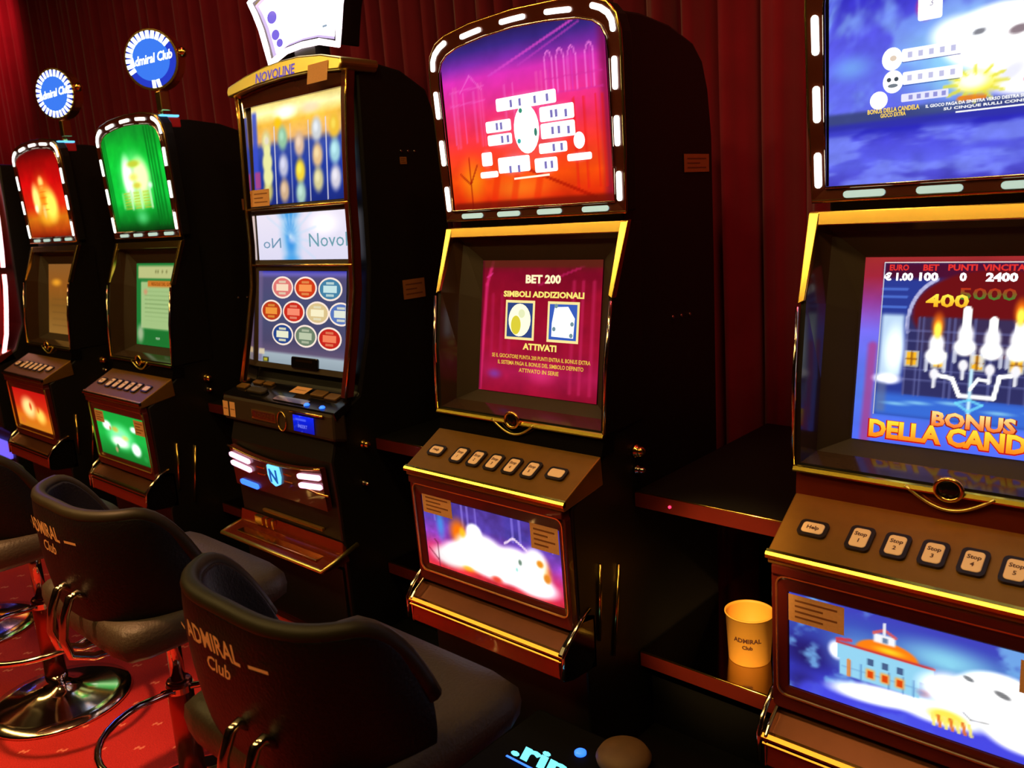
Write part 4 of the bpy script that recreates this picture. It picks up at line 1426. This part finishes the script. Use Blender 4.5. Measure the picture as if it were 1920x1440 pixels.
    for bx in (.175, .262):
        q = MB(); q.lathe([(.010, 0), (.010, .004), (.006, .008), (.001, .009)], DP(bx, .018, .0), 12, 'z')
        q.build('blue_lamp', LEDBLUE, t, smooth=True)
    # belly: gold arc, lit strips, shield
    BP = plane_map((.088, .5), (.074, .70))
    q = MB()
    q.slab([(-.285, .03), (.285, .03)] + [(a, .155 + .33 * a * a) for a in np.linspace(.285, -.285, 13)], BP, -.02, .0)
    q.build('belly_panel', DARKRED, t)
    q = MB(); q.tube([BP(a, .155 + .33 * a * a, .004) for a in np.linspace(-.29, .29, 15)], .0042, 8)
    q.build('belly_arc', GOLD, t, smooth=True)
    q = MB(); q.tube([BP(a, .125 - .02 * (.31 - a) / .12, .004) for a in np.linspace(.18, .312, 4)] if False else [BP(.185, .098, .004), BP(.25, .090, .004), BP(.312, .092, .004)], .004, 8)
    q.build('belly_lower_trim', GOLD, t, smooth=True)
    for sx in (-1, 1):
        for k in range(2):
            q = MB()
            y_ = .150 - k * .033
            a0, a1 = .160, .275
            q.slab(capsule([(sx * a0, y_ - .012), (sx * a1, y_)], .018), BP, .002, .009)
            q.build('light_strip', LEDPINK, t)
    for sx in (-1, 1):
        for k in range(2):
            q = MB(); y_ = .128 - k * .026
            q.slab(capsule([(sx * .085 - .022, y_), (sx * .085 + .022, y_)], .006), BP, .002, .006)
            q.build('gold_dash', GOLD, t)
    q = MB()
    q.slab([(-.036, .148), (.036, .148), (.040, .11), (.030, .082), (.0, .070), (-.030, .082), (-.040, .11)], BP, .0, .008)
    sh = q.build('shield', LEDSKY, t, bevel=.003)
    vs, fs = text_mesh('N', .07, .003)
    q = MB(); q.add([BP(v[0], .088 + v[1] * .95, .0092) for v in vs], fs)
    q.build('shield_letter', mat('deep_blue_letter', (.01, .12, .45), .4, emit=(.0, .10, .45), es=.8, noise=.02), sh)
    q = MB(); q.slab(capsule([(-.235, .048), (-.135, .044)], .020), BP, .001, .007)
    q.build('blue_strip', LEDBLUE, t)
    # coin tray: wide gold lipped shelf
    q = MB()
    q.prof_x([(.12, .40), (.13, .345), (.03, .335), (.02, .340), (.02, .352), (.10, .372), (.108, .42)], -.318, .318)
    q.build('coin_tray', REDMETAL, t, bevel=.003)
    q = MB()
    q.tube([(-.320, .12, .372), (-.322, .05, .357), (-.318, .015, .350), (.318, .015, .350), (.330, .06, .37), (.33, .16, .40)], .0075, 10)
    q.build('tray_lip', EDGEGOLD, t, smooth=True)
    q = MB(); q.box(-.25, .25, .04, .10, .3605, .366)  # gold plate standing in for bright reflections inside the tray
    q.build('tray_glint_plate', GOLD, t, bevel=.002)
    q = MB(); q.box(-.15, .22, .098, .112, .44, .452)
    q.build('payout_slot', BRONZE, t, bevel=.003)
    for xx in (-.20, -.13, -.09):  # gold blocks shaped as reflections seen in the tray
        q = MB(); q.box(xx, xx + (.05 if xx < -.15 else .014), .09, .106, .385, .42)
        q.build('tray_glint_block', GOLD, t, bevel=.003)
    q = MB(); q.box(-.30, .30, .106, .118, .04, .32)
    q.build('base_door', BLACK, t, bevel=.004)
    # shield-shaped lit sign on top
    KM = lambda a, b, d=0.0: (a, .39 - d, b)
    half = [(.20, 2.040), (.212, 2.09), (.232, 2.16), (.260, 2.22), (.286, 2.262), (.25, 2.275), (.15, 2.297), (0, 2.31)]
    bot = [(-.10, 2.066), (0, 2.071), (.10, 2.066)]
    outl = bot + half + [(-a, b) for a, b in half[-2::-1]]
    cx_, cz_ = 0, 2.165
    inl = [(cx_ + (a - cx_) * .90, cz_ + (b - cz_) * .84) for a, b in outl]
    q = MB(); q.slab(outl, KM, -.09, -.005)
    sg = q.build('shield_sign', GLOSSBLACK, t, bevel=.004)
    q = MB(); q.tube([KM(a, b, .0) for a, b in outl], .0105, 8, closed=True)
    q.build('sign_neon', mat('neon_warm_white', (.9, .8, .85), .3, emit=(1.0, .80, .88), es=3.2, noise=.02), sg, smooth=True)
    c = Canvas(-.01, .01, 2.16, 2.17, 2, 2)
    c.C[:] = (250, 250, 255)
    c.poly(inl, (225, 200, 250), 1.0, 1)
    c.poly([(cx_ + (a - cx_) * .86 + .012, cz_ + (b - cz_) * .78) for a, b in outl], (255, 250, 255), 2.4, 3)
    for (a, b, s_) in ((-.16, 2.19, .03), (-.15, 2.13, .025), (-.13, 2.10, .02)):
        c.ell(a, b, s_, s_ * .7, (130, 110, 230), 1.0, 4)
    c.prect(.125, .150, 2.105, 2.112, (150, 170, 190), 1, 5)
    c.build('sign_face', KM, sg, -.003)
    q = MB(); q.box(-.06, .06, .40, .46, 1.96, 2.09)
    q.build('sign_neck', BLACK, sg)
    flank_details(t, .317, [(.473, .574, 1.191, 1.258), (.51, .54, 1.648, 1.672)], [(.519, 1.691), (.55, 1.691), (.58, 1.691)], [(.237, .732, .013, True), (.22, .598, .008, False)])
    return t


curved_machine(-1.09)


# ------------------------------------------------------------------ neon machine at the far left edge
def neon_machine(x):
    t = empty('slot_machine', (x, 0, 0))
    tag(t, 'slot machine at the left edge, outlined in curved red and white neon tubes', 'slot machine')
    m = MB()
    m.prof_x([(.10, 0), (.10, .38), (.06, .42), (.06, .70), (.10, .80), (.20, .86), (.26, 1.0), (.29, 1.9), (.62, 1.88), (.72, 1.7), (.72, 0)], -.28, .28)
    m.build('cabinet', BLACK, t, bevel=.01)
    upper = [(.288, .212, 1.33), (.284, .222, 1.42), (.270, .235, 1.55), (.245, .25, 1.69), (.20, .26, 1.84)]
    lower = [(.24, .145, .83), (.27, .17, .95), (.285, .19, 1.10), (.29, .205, 1.22), (.29, .21, 1.29)]
    for pts, nm, mt in ((upper, 'upper_neon', NEONWHITE), (lower, 'lower_neon', NEONWHITE)):
        for sx in (-1, 1):
            q = MB(); q.tube([(sx * (a + .012), b, c_) for a, b, c_ in pts], .011, 8)
            q.build(nm, mt, t, smooth=True)
            q = MB(); q.tube([(sx * (a - .012), b + .006, c_) for a, b, c_ in pts], .012, 8)
            q.build('red_neon', NEONRED, t, smooth=True)
    c = Canvas(-.25, .25, 0, .50, 20, 30)
    c.ramp([(0, (130, 15, 15)), (.5, (190, 30, 20))]); c.blob(0, .25, .15, .15, (255, 180, 80), 1, .8)
    c.build('upper_screen', plane_map((.245, 1.34), (.262, 1.84)), t, .002)
    c = Canvas(-.24, .24, 0, .42, 20, 30)
    c.ramp([(0, (90, 10, 10)), (.42, (150, 20, 20))])
    c.build('screen', plane_map((.20, .88), (.225, 1.30)), t, .02)
    q = MB(); q.slab(rrect(0, .10, .52, .10, .02), plane_map((.092, .17), (.092, .37)), 0, .012)
    q.build('belly_light', mat('violet_light', (.2, .2, .9), .3, emit=(.16, .12, 1.0), es=1.0, noise=.03), t)
    q = MB(); q.prof_x([(.10, .16), (.10, .09), (-.01, .09), (-.02, .13), (.04, .16)], -.28, .28)
    q.build('coin_tray', REDMETAL, t, bevel=.006)
    q = MB(); q.prof_x([(.02, .76), (.02, .80), (.18, .86), (.20, .80)], -.28, .28)
    q.build('button_deck', REDMETAL, t, bevel=.004)
    return t


neon_machine(-4.20)


# ------------------------------------------------------------------ black counters between the machines
def counter(xa, xb, label, led=False):
    t = empty('counter', ((xa + xb) / 2, .6, 0))
    tag(t, label, 'counter', 'black counters filling the gaps between machines')
    h = (xb - xa) / 2
    m = MB(); m.box(-h, h, -.305, .46, .700, .741)
    top = m.build('counter_top', MATTEBLACK, t, bevel=.002)
    m = MB(); m.box(-h, h, -.305, .46, .245, .284)
    m.build('lower_shelf', MIRRORSHELF, t, bevel=.001)
    m = MB(); m.box(-h, h, .40, .46, .284, .700)
    m.build('back_panel', MATTEBLACK, t)
    m = MB(); m.box(-h, h, -.26, .46, .0, .245)
    m.build('base', MATTEBLACK, t)
    m = MB(); m.box(-h + .006, h - .006, -.540, -.262, 0, .045)  # added black filler hiding red carpet before the counter base
    m.build('added_floor_fill', MATTEBLACK, t)
    for z in (.741, .284):
        m = MB(); m.box(-h, h, -.312, -.306, z - .040, z - .003)
        m.build('edge_strip', DARKRED, t)
        m = MB(); m.tube([(-h, -.309, z - .001), (h, -.309, z - .001)], .0026, 8)
        m.build('gold_edge', GOLD, t, smooth=True)
    if led:
        m = MB(); m.lathe([(.004, 0), (.004, -.003), (.001, -.005)], (.388 - (xa + xb) / 2, -.312, .719), 10, 'y')
        m.build('red_lamp', LEDRED, t, smooth=True)
    return t


counter(.284, .776, 'black counter with gold edged shelf left of the blue machine, holding a paper cup', True)
counter(-.770, -.286, 'black counter gap left of the pink machine, gold edged shelves')
counter(-1.904, -1.412, 'black counter gap between the green machine and the gold crowned machine')
counter(-2.960, -2.474, 'black counter gap between the red flame machine and the green machine')
counter(-3.915, -3.532, 'black counter gap between the neon machine and the red flame machine')


def cup():
    t = empty('paper_cup', (.531, .43, .284))
    tag(t, 'yellow paper cup with dark lettering standing on the lower shelf beside the blue machine', 'cup')
    m = MB()
    m.lathe([(.0525, 0), (.0535, .002), (.0605, .128), (.0635, .130), (.0635, .133), (.060, .133), (.0585, .126), (.050, .006)], n=40)
    m.build('cup_body', CUPMAT, t, smooth=True)
    az = math.atan2(CAM[1] - .43, CAM[0] - .531) - .10
    for txt, z, sz in (('ADMIRAL', .070, .017), ('Club', .052, .014)):
        vs, fs = text_mesh(txt, sz, .0006)
        q = MB(); vv = []
        for v in vs:
            zz = z + v[1]
            r = .0535 + (.0605 - .0535) * zz / .128 + .0008
            a = az + v[0] / r
            vv.append((r * math.cos(a), r * math.sin(a), zz))
        q.add(vv, fs)
        q.build('lettering', INK, t)


cup()


# ------------------------------------------------------------------ bar stools
def sup(a, b, x, n=3.2):
    return -b * max(0.0, 1 - abs(x / a) ** n) ** (1 / n)


def make_stool(loc, label):
    t = empty('bar_stool', loc)
    tag(t, label, 'bar stool', 'black low-backed bar stools in front of the machines')
    m = MB()
    m.lathe([(.001, 0), (.214, 0), (.216, .006), (.212, .012), (.17, .020), (.12, .030), (.075, .045), (.045, .062), (.034, .080), (.033, .10), (.001, .10)], n=48)
    m.build('base', CHROME, t, smooth=True)
    m = MB(); m.lathe([(.032, .06), (.032, .36), (.028, .366), (.001, .366)], n=28)
    m.build('pole', TUBEMAT, t, smooth=True)
    m = MB(); m.lathe([(.018, .36), (.018, .58), (.001, .58)], n=20)
    m.build('gas_piston', CHROME, t, smooth=True)
    m = MB(); m.lathe([(.0335, .335), (.0335, .352), (.001, .352)][::-1] if False else [(.001, .335), (.0335, .335), (.0335, .352), (.001, .352)], n=28)
    cl = m.build('collar', CHROME, t, smooth=False)
    m = MB()
    pts = []
    for k in range(33):
        a = PI + .16 + (2 * PI - .32) * k / 32
        pts.append((.195 + .195 * math.cos(a), -.075 + .195 * math.sin(a), .345))
    m.tube([(0.015, -.01, .345)] + pts + [(.02, -.02, .345)], .0085, 10)
    m.build('foot_ring', CHROME, t, smooth=True)
    # seat cushion
    m = MB()
    N = 44
    rings = [(.55, .565), (.90, .567), (.985, .585), (1.0, .612), (.985, .638), (.93, .652), (.7, .658), (.35, .655)]
    vs = []
    for f, z in rings:
        for k in range(N):
            a = 2 * PI * k / N
            e = 12.0
            cx, sx_ = math.cos(a), math.sin(a)
            r = (abs(cx / .250) ** e + abs((sx_) / .212) ** e) ** (-1 / e)
            vs.append((f * r * cx, f * r * sx_, z))
    fs = [(j * N + k, j * N + (k + 1) % N, (j + 1) * N + (k + 1) % N, (j + 1) * N + k) for j in range(len(rings) - 1) for k in range(N)]
    fs += [tuple(range(N))[::-1], tuple((len(rings) - 1) * N + k for k in range(N))]
    m.add(vs, fs)
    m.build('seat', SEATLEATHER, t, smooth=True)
    m = MB(); m.box(-.12, .12, -.12, .12, .535, .567)
    m.build('seat_plate', MATTEBLACK, t, bevel=.005)
    # wrap-around backrest
    nT, nZ = 48, 10
    def path(u, f):
        # u in [-1,1]; superellipse from left wing round the back to the right wing
        a = -PI / 2 + u * (PI / 2 - .02)
        e = 3.0
        A, B = .250 * f, .225 * f
        cx, sx_ = math.cos(a), math.sin(a)
        r = (abs(cx / A) ** e + abs(sx_ / B) ** e) ** (-1 / e)
        return r * cx, r * sx_

    def topz(u):
        v = abs(u)
        return .895 - .005 * v - .16 * max(0, (v - .66) / .34) ** 1.8

    def botz(u):
        return .605
    outer_, inner_ = [], []
    for j in range(nZ + 1):
        w_ = j / nZ
        for i in range(nT + 1):
            u = -1 + 2 * i / nT
            z = botz(u) + (topz(u) - botz(u)) * w_
            f = .90 + .10 * min(1, (z - .6) / .26)
            bulge = .010 * math.sin(PI * min(1, w_ * 1.05))
            x_, y_ = path(u, f)
            L = math.hypot(x_, y_)
            outer_.append((x_ * (1 + bulge / L), y_ * (1 + bulge / L), z))
            k_ = (L - .040 + .010 * math.cos(PI * (w_ - .5))) / L if True else 1
            inner_.append((x_ * (L - .036 - .006 * math.sin(PI * w_)) / L, y_ * (L - .036 - .006 * math.sin(PI * w_)) / L, z))
    W_ = nT + 1
    nO = len(outer_)
    fs = []
    for j in range(nZ):
        for i in range(nT):
            a_ = j * W_ + i
            fs.append((a_, a_ + 1, a_ + W_ + 1, a_ + W_))
            fs.append((nO + a_ + W_, nO + a_ + W_ + 1, nO + a_ + 1, nO + a_))
    for i in range(nT):
        fs.append((i + 1, i, nO + i, nO + i + 1))
        a_ = nZ * W_ + i
        fs.append((a_, a_ + 1, nO + a_ + 1, nO + a_))
    for j in range(nZ):
        for i in (0, nT):
            a_ = j * W_ + i
            fs.append((a_, a_ + W_, nO + a_ + W_, nO + a_))
    m = MB(); m.add(outer_ + inner_, fs)
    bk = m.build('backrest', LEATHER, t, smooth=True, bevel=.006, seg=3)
    m = MB()
    pp = []
    for i in range(nT + 1):
        u = -1 + 2 * i / nT
        x_, y_ = path(u, 1.0)
        L = math.hypot(x_, y_)
        pp.append((x_ * (L - .016) / L, y_ * (L - .016) / L, topz(u) + .001))
    m.tube(pp, .0165, 10)
    m.build('padded_rim', PIPING, bk, smooth=True)
    # logo wrapped on the outer face
    def outer_y(x_, z):
        f = .90 + .10 * min(1, (z - .6) / .26)
        A, B = .250 * f, .225 * f
        return -B * max(0.0, 1 - abs(x_ / A) ** 3.0) ** (1 / 3.0) - .0125
    lg = MB()
    vs, fs2 = text_mesh('ADMIRAL', .048, .0010)
    xs = [v[0] for v in vs]; k_ = .165 / (max(xs) - min(xs))
    lg.add([(-.015 + v[0] * k_, outer_y(-.015 + v[0] * k_, .83 + v[1]), .832 + v[1]) for v in vs], fs2)
    vs, fs2 = text_mesh('Club', .038, .0006, shear=.3)
    lg.add([(-.010 + v[0], outer_y(-.010 + v[0], .79 + v[1]), .793 + v[1]) for v in vs], fs2)
    for xa, xb in ((-.135, -.112), (.088, .130)):
        lg.add([(xx, outer_y(xx, zz), zz) for xx, zz in ((xa, .836), (xb, .836), (xb, .842), (xa, .842))], [(0, 1, 2, 3)])
    lg.build('gold_logo', LOGOGOLD, bk)
    # chrome grab handle, two prongs below the back
    for hx in (.030, .100):
        m = MB()
        m.tube([(hx, -.205, .70), (hx, -.232, .722), (hx, -.245, .715), (hx, -.262, .68), (hx, -.272, .63), (hx - .004, -.262, .585), (hx - .008, -.215, .560), (hx - .01, -.10, .550)], .0095, 10)
        m.build('grab_handle', CHROME, t, smooth=True)
    return t


def dup(root, loc, label):
    r = root.copy(); COL.objects.link(r); r.location = loc; r['label'] = label
    for ch in list(root.children):
        c = ch.copy(); COL.objects.link(c); c.parent = r
        for g in ch.children:
            d = g.copy(); COL.objects.link(d); d.parent = c
    return r


s0 = make_stool((.29, -.65, 0), 'black bar stool nearest the viewer, its seat corner lit, gold logo on the back')
dup(s0, (-.515, -.61, 0), 'black bar stool in the middle, its foot ring wholly visible over the red carpet')
dup(s0, (-1.36, -.64, 0), 'bar stool at the lower left with its round chrome base standing on red carpet')
dup(s0, (-2.19, -.64, 0), 'bar stool at the left edge of the picture, farthest of the row')


# ------------------------------------------------------------------ low black box with blue lit lettering near the floor
def console():
    t = empty('low_console', (.42, -.16, 0))
    tag(t, 'low black console with glowing blue lettering on its top, beside the nearest stool', 'console')
    m = MB(); m.box(-.24, .20, -.20, .14, 0, .24)
    m.build('housing', MATTEBLACK, t, bevel=.01)
    vs, fs = text_mesh('.rim', .080, .003, align='LEFT', shear=-.25)
    q = MB(); q.add([(-.178 + v[0] * 1.55, -.040 + v[1], .2412) for v in vs], fs)
    q.build('lit_lettering', mat('cyan_glow', (.1, .6, .9), .4, emit=(.18, .85, 1.0), es=1.3, noise=.02), t)
    q = MB(); q.box(-.178, .06, -.056, -.051, .240, .2415)
    q.build('blue_underline', LEDBLUE, t)
    q = MB(); q.lathe([(.014, .239), (.014, .245), (.009, .249), (.001, .250)], (-.045, .055, 0), 20, 'z')
    q.build('blue_lamp', LEDBLUE, t, smooth=True)
    return t


console()
m = MB()
m.lathe([(.001, 0), (.045, .0), (.060, .008), (.063, .020), (.054, .034), (.034, .043), (.001, .047)], n=28)
o = m.build('round_cushion', BROWNCUSH, smooth=True, loc=(.475, -.075, .2405))
tag(o, 'small brown rounded cushion resting on the low black console', 'cushion')
